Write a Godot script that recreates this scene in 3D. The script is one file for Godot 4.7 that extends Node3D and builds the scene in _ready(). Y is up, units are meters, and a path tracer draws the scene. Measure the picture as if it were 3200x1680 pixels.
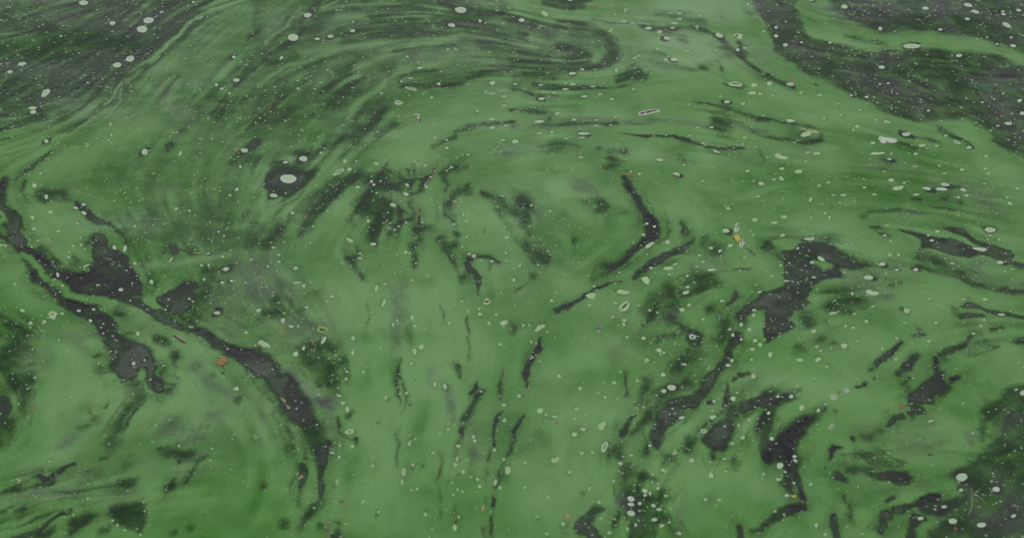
extends Node3D
# A quiet canal surface seen from a bank: dark water under a torn film of green algae scum, with
# hundreds of pale floating algae flakes, a few leaves, twigs and bubbles.

const CAM_H := 2.7
const PITCH := 35.0
const VFOV := 24.0
const ASPECT := 1024.0 / 537.0
# the stretch of water that carries the mapped film (metres, world)
const X0 := -3.1
const Z0 := -6.9
const CS := 6.2 / 2048.0
const W := 2048
const H := 1552
const BAND := 97          # rows per task, 16 tasks
const NB := 16

var rng := RandomNumberGenerator.new()
var frames := {}          # sketch sheets: origin and scale in survey units
var strokes := []         # [stage, kind, points, radii, kz, closed, box]
var pads := []
var film_a := PackedFloat32Array()
var flow_c := PackedFloat32Array()
var flow_s := PackedFloat32Array()
const FW := 256
const FH := 194
var warp1: PackedByteArray
var warp2: PackedByteArray
var warp3: PackedByteArray
var warp4: PackedByteArray
var grain: PackedByteArray
var broad: PackedByteArray
var patchy: PackedByteArray
var white: PackedByteArray
var lumps: PackedByteArray
var out_a := []
var out_p := []
var out_t := []
var out_rgb := []
var out_rough := []
var out_coat := []
var out_af := []
var out_lic := []
var srgb_lut := PackedByteArray()
var drawn := PackedFloat32Array()
var streak_pass := 0
var streak_gain := 1.0
var names := {}
var landmarks := []
var label_seen := {}

# kind: coverage, paleness (0 rich green, 1 pale green, 2 grey), softness share, softness floor (m), strength, stage
const KIND := {
	"P": [1.0, 1.0, 0.85, 0.01, 0.75, 0],
	"G": [0.92, 0.1, 0.85, 0.01, 0.62, 0],
	"M": [0.5, 0.0, 0.8, 0.01, 0.72, 0],
	"d": [0.28, 0.05, 0.8, 0.01, 0.7, 0],
	"w": [0.74, 0.12, 0.9, 0.01, 0.7, 0],
	"h": [0.62, 0.35, 0.95, 0.008, 0.5, 0],
	"e": [0.35, 0.15, 0.9, 0.0035, 0.6, 1],
	"f": [1.0, 0.75, 0.9, 0.0035, 0.6, 1],
	"Z": [1.0, 0.95, 0.5, 0.003, 0.85, 1],
	"V": [0.55, 1.4, 0.75, 0.01, 0.7, 0],
	"T": [0.0, 0.0, 0.6, 0.05, 1.0, 0],
	"D": [0.24, 0.05, 0.8, 0.006, 0.85, 1],
	"W": [0.2, 2.0, 0.8, 0.01, 0.8, 1],  # grey sky reflection, painted over the dark water
	"S": [0.66, 0.0, 0.8, 0.004, 0.7, 1],
	"R": [1.0, 0.6, 0.6, 0.004, 0.9, 1],
	"k": [0.12, 0.3, 0.75, 0.004, 0.78, 1],
	"K": [0.0, 0.4, 0.36, 0.002, 0.97, 1],
	"g": [1.0, 0.45, 0.35, 0.003, 1.0, 1],
	"m": [0.08, 0.8, 0.25, 0.002, 0.9, 1],
	"n": [0.55, 0.2, 0.35, 0.002, 0.3, 1],
	"F": [0.0, 0.0, 0.0, 0.0, 0.0, 9],
}


func swell(x: float, z: float) -> float:
	return 0.0026 * sin(5.0 * x + 3.0 * z + 1.0) + 0.0040 * sin(-1.6 * x + 6.5 * z + 0.8 * sin(1.3 * x)) + 0.0014 * sin(13.0 * z + 2.5 * x + 2.0 + 0.9 * sin(2.1 * x + z)) + 0.0005 * sin(17.0 * x - 12.0 * z + 0.6) + 0.0004 * sin(23.0 * z - 9.0 * x)


func swell_normal(x: float, z: float) -> Vector3:
	var e := 0.004
	return Vector3((swell(x - e, z) - swell(x + e, z)) / (2 * e), 1.0, (swell(x, z - e) - swell(x, z + e)) / (2 * e)).normalized()


# survey units (a 3200 x 1680 drawing of the stretch of water, as seen from the bank) -> the water plane
func ground(u: float, v: float) -> Vector2:
	var ty := tan(deg_to_rad(VFOV * 0.5))
	var cx := (u - 1600.0) / 1600.0 * ty * ASPECT
	var cy := -(v - 840.0) / 840.0 * ty
	var p := deg_to_rad(PITCH)
	var dy := cy * cos(p) - sin(p)
	var dz := -cy * sin(p) - cos(p)
	var s := CAM_H / -dy
	return Vector2(cx * s, dz * s)


func unit_at(v: float) -> float:      # metres per survey unit across, at that row
	return (ground(1700.0, v) - ground(1600.0, v)).length() / 100.0


func squash_at(v: float) -> float:    # how much the row foreshortens the along-view direction
	return unit_at(v) * 20.0 / (ground(1600.0, v - 10.0) - ground(1600.0, v + 10.0)).length()


func sheet(s: String, x: float, y: float) -> Vector2:
	var f = frames[s]
	return Vector2(f[0] + x / f[2], f[1] + y / f[2])


func at(s: String, x: float, y: float) -> Vector2:
	var q := sheet(s, x, y)
	return ground(q.x, q.y)


func numbered(called: String) -> String:
	var n: int = names.get(called, 0)
	names[called] = n + 1
	return called if n == 0 else "%s_%03d" % [called, n]


func tag(o: Node, label: String, category: String, group := "", kind := "") -> Node:
	o.set_meta("label", label)
	if category:
		o.set_meta("category", category)
	if group:
		o.set_meta("group", group)
	if kind:
		o.set_meta("kind", kind)
	return o


func put(called: String, mesh: Mesh, mat: Material, parent: Node = null) -> MeshInstance3D:
	var o := MeshInstance3D.new()
	o.mesh = mesh
	o.material_override = mat
	if parent == null:
		o.name = numbered(called)
		add_child(o, true)
	else:
		o.name = called
		parent.add_child(o, true)
	return o


func smooth_mat(c: Color, rough: float, vertex := false, spec := 0.5) -> StandardMaterial3D:
	var m := StandardMaterial3D.new()
	m.albedo_color = c.linear_to_srgb()
	m.roughness = rough
	m.metallic_specular = spec
	m.vertex_color_use_as_albedo = vertex
	return m


# ---------------------------------------------------------------- the film of scum

func read_strokes(s: String, text: String) -> void:
	for line in text.split("\n"):
		var t := line.strip_edges().split(" ", false)
		if t.size() < 3:
			continue
		var closed := t[0].ends_with("*")
		var kind := t[0].trim_suffix("*")
		var pts := PackedVector2Array()
		var rad := PackedFloat32Array()
		var i := 1
		var vsum := 0.0
		while i + 1 < t.size():
			var q := sheet(s, float(t[i]), float(t[i + 1]))
			vsum += q.y
			pts.append(ground(q.x, q.y))
			if closed:
				rad.append(22.0 / frames[s][2] * unit_at(q.y))
				i += 2
			else:
				rad.append(float(t[i + 2]) * 0.5 / frames[s][2] * unit_at(q.y))
				i += 3
		var kz := squash_at(vsum / pts.size())
		add_stroke(kind, pts, rad, kz, closed)


func add_stroke(kind: String, pts: PackedVector2Array, rad: PackedFloat32Array, kz: float, closed: bool) -> void:
	var k = KIND[kind]
	var lo := pts[0]
	var hi := pts[0]
	var rmax := 0.0
	for i in pts.size():
		lo = lo.min(pts[i])
		hi = hi.max(pts[i])
		rmax = maxf(rmax, rad[i])
	var reach: float = rmax * (1.0 + k[2]) + k[3] + 0.03
	strokes.append([k[5], kind, pts, rad, kz, closed, Rect2(lo.x - reach, lo.y - reach / kz, hi.x - lo.x + 2 * reach, hi.y - lo.y + 2 * reach / kz)])


func noise_bytes(w: int, h: int, sd: int, freq: float, octaves: int, kind := FastNoiseLite.TYPE_SIMPLEX_SMOOTH) -> PackedByteArray:
	var n := FastNoiseLite.new()
	n.seed = sd
	n.noise_type = kind
	n.frequency = freq
	n.fractal_type = FastNoiseLite.FRACTAL_FBM if octaves > 1 else FastNoiseLite.FRACTAL_NONE
	n.fractal_octaves = octaves
	return n.get_image(w, h, false, false, true).get_data()


func paint_band(b: int) -> void:
	var j0 := b * BAND
	var n := W * BAND
	var A := PackedFloat32Array()
	var P := PackedFloat32Array()
	var T := PackedFloat32Array()
	A.resize(n)
	P.resize(n)
	T.resize(n)
	for i in n:
		var bi := j0 * W + i
		A[i] = 0.93
		P[i] = clampf(0.44 + (broad[bi] - 127.0) / 127.0 * 0.45, 0.0, 1.05)
		T[i] = 0.42
	var D := PackedFloat32Array()
	D.resize(n)
	var hw2 := W / 2
	var lic_rows := (H / 2) / NB + 1
	for s in strokes:
		if s[0] == 9:
			continue
		var box: Rect2 = s[6]
		var ja := maxi(j0, int((box.position.y - Z0) / CS))
		var jb := mini(j0 + BAND - 1, int((box.end.y - Z0) / CS))
		var ia := maxi(0, int((box.position.x - X0) / CS))
		var ib := mini(W - 1, int((box.end.x - X0) / CS))
		if ja > jb or ia > ib:
			continue
		var k = KIND[s[1]]
		var pts: PackedVector2Array = s[2]
		var rad: PackedFloat32Array = s[3]
		var kz: float = s[4]
		var m := pts.size()
		var closed: bool = s[5]
		for j in range(ja, jb + 1):
			var o := (j - j0) * W
			for i in range(ia, ib + 1):
				D[o + i] = 1e3
		var segs := m if closed else maxi(1, m - 1)
		var rsum := 0.0
		for r in rad:
			rsum += r
		var rmean := rsum / m
		var soft: float = k[2] * rmean + k[3]
		if closed:
			for j in range(ja, jb + 1):
				var o := (j - j0) * W
				for i in range(ia, ib + 1):
					var w := j * W + i
					var x := X0 + (i + 0.5) * CS + (warp1[w] - 127.0) * 0.00012 + (warp3[w] - 127.0) * 0.000045
					var z := Z0 + (j + 0.5) * CS + (warp2[w] - 127.0) * 0.00016 + (warp4[w] - 127.0) * 0.00006
					var inside := false
					var best := 1e9
					var a := pts[m - 1]
					for q in m:
						var c := pts[q]
						if (c.y > z) != (a.y > z) and x < (a.x - c.x) * (z - c.y) / (a.y - c.y) + c.x:
							inside = not inside
						var vx := c.x - a.x
						var vz := (c.y - a.y) * kz
						var ux := x - a.x
						var uz := (z - a.y) * kz
						var t := clampf((ux * vx + uz * vz) / (vx * vx + vz * vz + 1e-9), 0.0, 1.0)
						ux -= t * vx
						uz -= t * vz
						best = minf(best, ux * ux + uz * uz)
						a = c
					D[o + i] = -sqrt(best) if inside else sqrt(best)
		else:
			for q in segs:
				var a := pts[q]
				var c := pts[mini(q + 1, m - 1)]
				var ra := rad[q]
				var dr := rad[mini(q + 1, m - 1)] - ra
				var reach: float = maxf(ra, ra + dr) + soft + 0.04
				var sja := maxi(ja, int((minf(a.y, c.y) - reach / kz - Z0) / CS))
				var sjb := mini(jb, int((maxf(a.y, c.y) + reach / kz - Z0) / CS))
				var sia := maxi(ia, int((minf(a.x, c.x) - reach - X0) / CS))
				var sib := mini(ib, int((maxf(a.x, c.x) + reach - X0) / CS))
				var vx := c.x - a.x
				var vz := (c.y - a.y) * kz
				var l2 := 1.0 / (vx * vx + vz * vz + 1e-9)
				for j in range(sja, sjb + 1):
					var o := (j - j0) * W
					for i in range(sia, sib + 1):
						var w := j * W + i
						var ux := X0 + (i + 0.5) * CS + (warp1[w] - 127.0) * 0.00012 + (warp3[w] - 127.0) * 0.000045 - a.x
						var uz := (Z0 + (j + 0.5) * CS + (warp2[w] - 127.0) * 0.00016 + (warp4[w] - 127.0) * 0.00006 - a.y) * kz
						var t := clampf((ux * vx + uz * vz) * l2, 0.0, 1.0)
						ux -= t * vx
						uz -= t * vz
						var d := sqrt(ux * ux + uz * uz) - ra - t * dr
						if d < D[o + i]:
							D[o + i] = d
		var ta: float = k[0]
		var tp: float = k[1]
		var st: float = k[4]
		var zone: bool = s[1] == "T"
		var inv := 0.5 / soft
		var vary: float = {"g": 0.0, "m": 0.0, "T": 0.0, "K": 0.22, "P": 0.3, "G": 0.3, "w": 0.25, "D": 0.22, "h": 0.5}.get(s[1], 0.4)
		if closed:
			vary *= 0.5
		for j in range(ja, jb + 1):
			var o := (j - j0) * W
			for i in range(ia, ib + 1):
				var d := D[o + i]
				if d > soft * 1.6:
					continue
				var hr := j / 2
				d += (grain[j * W + i] - 127.0) * 0.0016 * soft + out_lic[hr / lic_rows][(hr % lic_rows) * hw2 + i / 2] * streak_gain * soft * 0.34
				var f := clampf(0.5 - d * inv, 0.0, 1.0)
				if f <= 0.0:
					continue
				f = f * f * (3.0 - 2.0 * f) * st * (1.0 - vary * clampf((patchy[j * W + i] - 110.0) / 70.0, 0.0, 1.0))
				if zone:
					T[o + i] = lerpf(T[o + i], 0.78, f)
				else:
					A[o + i] = lerpf(A[o + i], ta, f)
					P[o + i] = lerpf(P[o + i], tp, f)
	out_a[b] = A
	out_p[b] = P
	out_t[b] = T


func lay_flow() -> void:
	flow_c.resize(FW * FH)
	flow_s.resize(FW * FH)
	var cell := CS * 8.0
	for i in FW * FH:
		flow_c[i] = 0.02
	for s in strokes:
		if s[5] or s[2].size() < 2:
			continue
		var pts: PackedVector2Array = s[2]
		var kk := 3.0 if s[1] in ["F", "R", "k", "K", "S"] else 0.5
		for q in pts.size() - 1:
			var a := pts[q]
			var c := pts[q + 1]
			var v := c - a
			var ln := v.length()
			if ln < 1e-4:
				continue
			var c2 := (v.x * v.x - v.y * v.y) / (ln * ln)
			var s2 := 2.0 * v.x * v.y / (ln * ln)
			var steps := int(ln / 0.12) + 1
			for e in steps:
				var p := a + v * ((e + 0.5) / steps)
				var ic := int((p.x - X0) / cell)
				var jc := int((p.y - Z0) / cell)
				var R := 14
				for j in range(maxi(0, jc - R), mini(FH, jc + R + 1)):
					for i in range(maxi(0, ic - R), mini(FW, ic + R + 1)):
						var d2 := float((i - ic) * (i - ic) + (j - jc) * (j - jc))
						var wgt := kk * ln / steps * exp(-d2 / 50.0)
						flow_c[j * FW + i] += wgt * c2
						flow_s[j * FW + i] += wgt * s2
	for i in FW * FH:
		var ang := 0.5 * atan2(flow_s[i], flow_c[i])
		flow_c[i] = cos(ang)
		flow_s[i] = sin(ang)


func streak_band(b: int) -> void:      # noise drawn out along the flow, at half resolution
	var hw := W / 2
	var hh := H / 2
	var rows := hh / NB + 1
	var L := PackedFloat32Array()
	L.resize(hw * rows)
	var second := streak_pass == 1
	var stride := 4.5 if second else 1.5
	var count := 9 if second else 7
	for r in rows:
		var j := b * rows + r
		if j >= hh:
			break
		for i in hw:
			var sum1 := 0.0
			for dir in 2:
				var sg := 1.0 if dir == 0 else -1.0
				var x := float(i)
				var y := float(j)
				var px := 0.0
				var py := 0.0
				for n in count:
					var fi := clampi(int(y * 0.25), 0, FH - 1) * FW + clampi(int(x * 0.25), 0, FW - 1)
					var fx := flow_c[fi]
					var fy := flow_s[fi]
					if n == 0:
						fx *= sg
						fy *= sg
					elif fx * px + fy * py < 0.0:
						fx = -fx
						fy = -fy
					px = fx
					py = fy
					x += fx * stride
					y += fy * stride
					var at_ := clampi(int(y), 0, hh - 1) * hw + clampi(int(x), 0, hw - 1)
					if second:
						sum1 += drawn[at_]
					else:
						sum1 += white[at_] * 0.35 + lumps[at_] * 0.65 - 127.0
			L[r * hw + i] = sum1 / (2.0 * count)
	out_lic[b] = L


func draw_streaks() -> void:
	streak_pass = 0
	in_parallel(streak_band)
	drawn = PackedFloat32Array()
	for b in NB:
		drawn.append_array(out_lic[b])
	streak_pass = 1
	in_parallel(streak_band)
	var sum := 0.0
	var n := 0
	for b in NB:
		var L: PackedFloat32Array = out_lic[b]
		for i in range(0, L.size(), 37):
			sum += L[i] * L[i]
			n += 1
	streak_gain = 0.55 / sqrt(sum / n)


func finish_band(b: int) -> void:
	var j0 := b * BAND
	var A: PackedFloat32Array = out_a[b]
	var P: PackedFloat32Array = out_p[b]
	var T: PackedFloat32Array = out_t[b]
	var hw := W / 2
	var lic_rows := (H / 2) / NB + 1
	var rgb := PackedByteArray()
	rgb.resize(W * BAND * 3)
	var rough := PackedByteArray()
	rough.resize(W * BAND)
	var coat := PackedByteArray()
	coat.resize(W * BAND)
	var AF := PackedFloat32Array()
	AF.resize(W * BAND)
	for j in BAND:
		var jj := (j0 + j) / 2
		var lrow: PackedFloat32Array = out_lic[jj / lic_rows]
		var lo := (jj % lic_rows) * hw
		for i in W:
			var o := j * W + i
			var w := (j0 + j) * W + i
			var l := clampf(lrow[lo + i / 2] * streak_gain, -1.6, 1.6) * clampf(0.55 + (warp1[w] - 127.0) / 70.0, 0.12, 1.25)
			var g := (grain[w] - 127.0) / 127.0
			var q := (patchy[w] - 127.0) / 127.0
			var a := A[o]
			var t := T[o]
			var mid := a * (1.0 - a) * 4.0          # half-covered water shows its grain and streaks
			a = a + l * (0.02 + 0.16 * mid + 0.04 * t) * (0.3 + t) + g * 0.12 * mid + q * 0.14 * mid + g * 0.02 * a
			var p := clampf(P[o] + l * (0.06 + 0.16 * t * t) + q * 0.19 + g * 0.13, 0.0, 2.0)
			if A[o] < 0.14:      # sky reflection on open water, painted in as patchy grey
				var sky_sheen := clampf(0.20 + (broad[w] - 127.0) / 127.0 * 0.6 + q * 0.03 + l * 0.04, 0.0, 0.40)
				var f := 1.0 - A[o] / 0.14
				a = maxf(a, sky_sheen * f)
				p = lerpf(p, 1.85, f * 0.9)
			a = clampf(a, 0.0, 1.0)
			AF[o] = a
			var cr := 0.050
			var cg := 0.185
			var cb := 0.030
			if p < 1.0:
				cr = lerpf(0.035, 0.106, p)
				cg = lerpf(0.146, 0.236, p)
				cb = lerpf(0.012, 0.069, p)
			else:
				cr = lerpf(0.100, 0.155, p - 1.0)
				cg = lerpf(0.232, 0.170, p - 1.0)
				cb = lerpf(0.069, 0.155, p - 1.0)
			var cover := a * (0.55 + 0.45 * a)
			var murk := clampf(a * 3.5, 0.0, 1.0) * clampf(1.0 - p, 0.0, 1.0)
			cr = lerpf(lerpf(0.021, 0.007, murk), cr, cover)
			cg = lerpf(lerpf(0.0225, 0.014, murk), cg, cover)
			cb = lerpf(lerpf(0.023, 0.008, murk), cb, cover)
			rgb[o * 3] = srgb_lut[int(cr * 4095.0)]
			rgb[o * 3 + 1] = srgb_lut[int(cg * 4095.0)]
			rgb[o * 3 + 2] = srgb_lut[int(cb * 4095.0)]
			coat[o] = int(255.0 * a * a)
			rough[o] = int(255.0 * lerpf(0.06, 0.20, a))
	out_rgb[b] = rgb
	out_rough[b] = rough
	out_coat[b] = coat
	out_af[b] = AF


func in_parallel(job: Callable) -> void:
	var id := WorkerThreadPool.add_group_task(job, NB)
	WorkerThreadPool.wait_for_group_task_completion(id)


func cover_at(p: Vector2) -> float:
	var i := int((p.x - X0) / CS)
	var j := int((p.y - Z0) / CS)
	if i < 0 or j < 0 or i >= W or j >= H:
		return 0.9
	return film_a[j * W + i]


func build_film() -> void:
	var b := noise_bytes(W, H, 11, 0.012, 2)
	warp1 = b
	warp2 = noise_bytes(W, H, 12, 0.012, 2)
	warp3 = noise_bytes(W, H, 13, 0.06, 2)
	warp4 = noise_bytes(W, H, 14, 0.06, 2)
	grain = noise_bytes(W, H, 15, 0.3, 2)
	broad = noise_bytes(W, H, 16, 0.0045, 3)
	patchy = noise_bytes(W, H, 17, 0.025, 4)
	white = noise_bytes(W / 2, H / 2, 18, 0.42, 1)
	lumps = noise_bytes(W / 2, H / 2, 19, 0.09, 2)
	srgb_lut.resize(4096)
	for i in 4096:
		srgb_lut[i] = int(round(Color(i / 4095.0, 0, 0).linear_to_srgb().r * 255.0))
	for list in [out_a, out_p, out_t, out_rgb, out_rough, out_coat, out_af, out_lic]:
		list.resize(NB)
	var sorted := []
	# the same torn scum goes on beyond the surveyed stretch
	var xr := RandomNumberGenerator.new()
	xr.seed = 303
	var grown := 0
	while grown < 150:
		var q := Vector2(xr.randf_range(-1300.0, 4500.0), xr.randf_range(-120.0, 2000.0))
		if q.x > -40.0 and q.x < 3240.0 and q.y > -60.0 and q.y < 1720.0:
			continue
		grown += 1
		var head := xr.randf_range(-0.9, 0.9)
		var size := xr.randf_range(8.0, 45.0)
		var line := PackedVector2Array()
		var wide := PackedFloat32Array()
		for i in xr.randi_range(3, 7):
			line.append(ground(q.x, q.y))
			wide.append(size * xr.randf_range(0.3, 1.0) * unit_at(q.y) * 0.5)
			head += xr.randf_range(-0.5, 0.5)
			var nq := q + Vector2(cos(head), sin(head) * 0.6) * xr.randf_range(40.0, 110.0)
			if (nq.x > -30.0 and nq.x < 3230.0 and nq.y > -50.0 and nq.y < 1715.0) or nq.y < -150.0:
				break
			q = nq
		add_stroke(["k", "K", "D", "D", "k", "P", "w"][xr.randi() % 7], line, wide, squash_at(q.y), false)
	var haze := []
	for s in strokes:      # thinned, smoky scum round every opening
		if s[1] in ["k", "K"] and not s[5]:
			var wide := PackedFloat32Array()
			for r in s[3]:
				wide.append(r * 1.5 + minf(0.012, r * 0.9))
			var at_end := strokes.size()
			add_stroke("h", s[2], wide, s[4], false)
			haze.append(strokes[at_end])
			strokes.resize(at_end)
	# thin filaments that trail beside the openings
	var fr := RandomNumberGenerator.new()
	fr.seed = 90
	var trails := []
	for s in strokes:
		if s[1] in ["k", "K", "D", "S"] and not s[5] and s[2].size() >= 2:
			var thin: bool = s[3][0] + s[3][s[3].size() / 2] < 0.03
			for side in ([] if thin and s[1] != "S" else [-1.0, 1.0, -1.0, 1.0]):
				var pts: PackedVector2Array = s[2]
				var m := pts.size()
				var line := PackedVector2Array()
				var wide := PackedFloat32Array()
				var push := fr.randf_range(0.5, 1.7)
				var slip := fr.randf_range(-0.06, 0.06)
				for i in m:
					var dir := (pts[mini(i + 1, m - 1)] - pts[maxi(i - 1, 0)]).normalized()
					var out: Vector2 = Vector2(-dir.y, dir.x) * side * (s[3][i] * push + 0.008 + 0.012 * fr.randf())
					line.append(pts[i] + out + dir * slip)
					wide.append(0.0012 + 0.0035 * fr.randf() * sin(PI * (i + 0.6) / (m + 0.2)))
				var at_end := strokes.size()
				add_stroke("e" if fr.randf() < 0.65 else "f", line, wide, s[4], false)
				trails.append(strokes[at_end])
				strokes.resize(at_end)
	for stage in 2:
		if stage == 1:
			sorted.append_array(haze)
			sorted.append_array(trails)
		for s in strokes:
			if s[0] == stage:
				sorted.append(s)
	var all := strokes
	lay_flow()
	strokes = sorted
	draw_streaks()
	in_parallel(paint_band)
	in_parallel(finish_band)
	strokes = all
	var rgb := PackedByteArray()
	var rough := PackedByteArray()
	var wet := PackedByteArray()
	for i in NB:
		wet.append_array(out_coat[i])
		rgb.append_array(out_rgb[i])
		rough.append_array(out_rough[i])
		film_a.append_array(out_af[i])
	var m := StandardMaterial3D.new()
	m.resource_name = "algae scum"
	m.albedo_texture = ImageTexture.create_from_image(Image.create_from_data(W, H, false, Image.FORMAT_RGB8, rgb))
	m.roughness_texture = ImageTexture.create_from_image(Image.create_from_data(W, H, false, Image.FORMAT_L8, rough))
	m.roughness_texture_channel = BaseMaterial3D.TEXTURE_CHANNEL_RED
	m.roughness = 1.0
	m.clearcoat_enabled = true      # thick scum lies under a skin of clear water
	m.clearcoat = 0.5
	m.clearcoat_roughness = 0.08
	m.clearcoat_texture = ImageTexture.create_from_image(Image.create_from_data(W, H, false, Image.FORMAT_L8, wet))
	m.metallic_specular = 0.2
	m.texture_repeat = false
	var bump := Image.create_from_data(W, H, false, Image.FORMAT_L8, noise_bytes(W, H, 21, 0.09, 3))
	bump.convert(Image.FORMAT_RGBA8)
	bump.bump_map_to_normal_map(0.9)
	m.normal_enabled = true
	m.normal_texture = ImageTexture.create_from_image(bump)
	m.normal_scale = 0.35
	# the sheet itself: cut out along the edge of the scum, so that the open water is a real gap
	var step := 4
	var nx := W / step
	var nz := H / step
	var ids := PackedInt32Array()
	ids.resize((nx + 1) * (nz + 1))
	ids.fill(-1)
	var V := PackedVector3Array()
	var N := PackedVector3Array()
	var U := PackedVector2Array()
	var I := PackedInt32Array()
	var cut := 0.035
	var corner := [Vector2i(0, 0), Vector2i(1, 0), Vector2i(1, 1), Vector2i(0, 1)]
	for j in nz:
		for i in nx:
			var val := [0.0, 0.0, 0.0, 0.0]
			var inside := 0
			for c in 4:
				var ci := mini((i + corner[c].x) * step, W - 1)
				var cj := mini((j + corner[c].y) * step, H - 1)
				val[c] = film_a[cj * W + ci] - cut
				if val[c] > 0.0:
					inside += 1
			if inside == 0:
				continue
			var ring := PackedInt32Array()
			for c in 4:
				var a: Vector2i = Vector2i(i, j) + corner[c]
				var e: Vector2i = Vector2i(i, j) + corner[(c + 1) % 4]
				if val[c] > 0.0:
					var id := a.y * (nx + 1) + a.x
					if ids[id] < 0:
						ids[id] = V.size()
						film_vertex(V, N, U, Vector2(a) * step)
					ring.append(ids[id])
				if (val[c] > 0.0) != (val[(c + 1) % 4] > 0.0):
					ring.append(V.size())
					film_vertex(V, N, U, Vector2(a).lerp(Vector2(e), val[c] / (val[c] - val[(c + 1) % 4])) * step)
			for q in range(1, ring.size() - 1):
				I.append_array([ring[0], ring[q], ring[q + 1]])
	var arr := []
	arr.resize(Mesh.ARRAY_MAX)
	arr[Mesh.ARRAY_VERTEX] = V
	arr[Mesh.ARRAY_NORMAL] = N
	arr[Mesh.ARRAY_TEX_UV] = U
	arr[Mesh.ARRAY_INDEX] = I
	var mesh := ArrayMesh.new()
	mesh.add_surface_from_arrays(Mesh.PRIMITIVE_TRIANGLES, arr)
	mesh.surface_set_material(0, m)
	# beyond the mapped stretch the same scum goes on, coarser
	var st := SurfaceTool.new()
	st.begin(Mesh.PRIMITIVE_TRIANGLES)
	var n := FastNoiseLite.new()
	n.seed = 31
	n.frequency = 0.55
	n.fractal_octaves = 4
	n.domain_warp_enabled = true
	n.domain_warp_amplitude = 0.8
	n.domain_warp_frequency = 0.6
	var c2 := 0.1
	for j in 200:
		for i in 242:
			var x := X0 - 9.0 + i * c2
			var z := Z0 - 11.0 + j * c2
			if i >= 90 and i < 152 and j >= 110 and j < 157:
				continue
			if n.get_noise_2d(x, z) < -0.22:
				continue
			for d in [[0, 0], [1, 0], [1, 1], [0, 0], [1, 1], [0, 1]]:
				var px: float = x + d[0] * c2
				var pz: float = z + d[1] * c2
				var t := clampf((n.get_noise_2d(px, pz) + 0.22) * 3.0, 0.0, 1.0)
				var p := clampf(0.5 + n.get_noise_2d(px * 1.7 + 40.0, pz * 1.7), 0.0, 1.0)
				st.set_color(Color(0.021, 0.0225, 0.023).lerp(Color(lerpf(0.044, 0.105, p), lerpf(0.18, 0.24, p), lerpf(0.028, 0.08, p)), t))
				st.set_normal(swell_normal(px, pz))
				st.add_vertex(Vector3(px, swell(px, pz) + 0.0011, pz))
	st.commit(mesh)
	mesh.surface_set_material(1, smooth_mat(Color.WHITE, 0.28, true, 0.2))
	var o := MeshInstance3D.new()
	o.name = "algae_scum"
	o.mesh = mesh
	add_child(o)
	tag(o, "swirling green film of algae scum torn open over dark water", "algae", "", "stuff")


func film_vertex(V: PackedVector3Array, N: PackedVector3Array, U: PackedVector2Array, at_: Vector2) -> void:
	var x := X0 + at_.x * CS
	var z := Z0 + at_.y * CS
	V.append(Vector3(x, swell(x, z) + 0.0015, z))
	N.append(swell_normal(x, z))
	U.append(Vector2(at_.x / W, at_.y / H))


func build_water() -> void:
	var st := SurfaceTool.new()
	st.begin(Mesh.PRIMITIVE_TRIANGLES)
	var xs := PackedFloat32Array()
	var zs := PackedFloat32Array()
	for v in [-400.0, -120.0, -40.0, -20.0, -10.0]:
		xs.append(v)
	for i in range(0, 301):
		xs.append(-4.5 + i * 0.03)
	for v in [10.0, 20.0, 40.0, 120.0, 400.0]:
		xs.append(v)
	for v in [-900.0, -300.0, -100.0, -40.0, -20.0, -13.0]:
		zs.append(v)
	for i in range(0, 231):
		zs.append(-8.4 + i * 0.03)
	for v in [-0.6, 0.5, 6.0, 40.0]:
		zs.append(v)
	for z in zs:
		for x in xs:
			var near := x > -4.6 and x < 4.6 and z > -8.5 and z < -1.4
			st.set_normal(swell_normal(x, z) if near else Vector3.UP)
			st.add_vertex(Vector3(x, swell(x, z) if near else -0.004, z))
	var nx := xs.size()
	for j in zs.size() - 1:
		for i in nx - 1:
			for d in [0, 1, nx + 1, 0, nx + 1, nx]:
				st.add_index(j * nx + i + d)
	var m := smooth_mat(Color(0.021, 0.0225, 0.023), 0.04, false, 0.24)
	m.resource_name = "dark water"
	var o := put("water", st.commit(), m)
	tag(o, "dark still water showing through gaps in the algae", "water", "", "structure")


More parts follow.
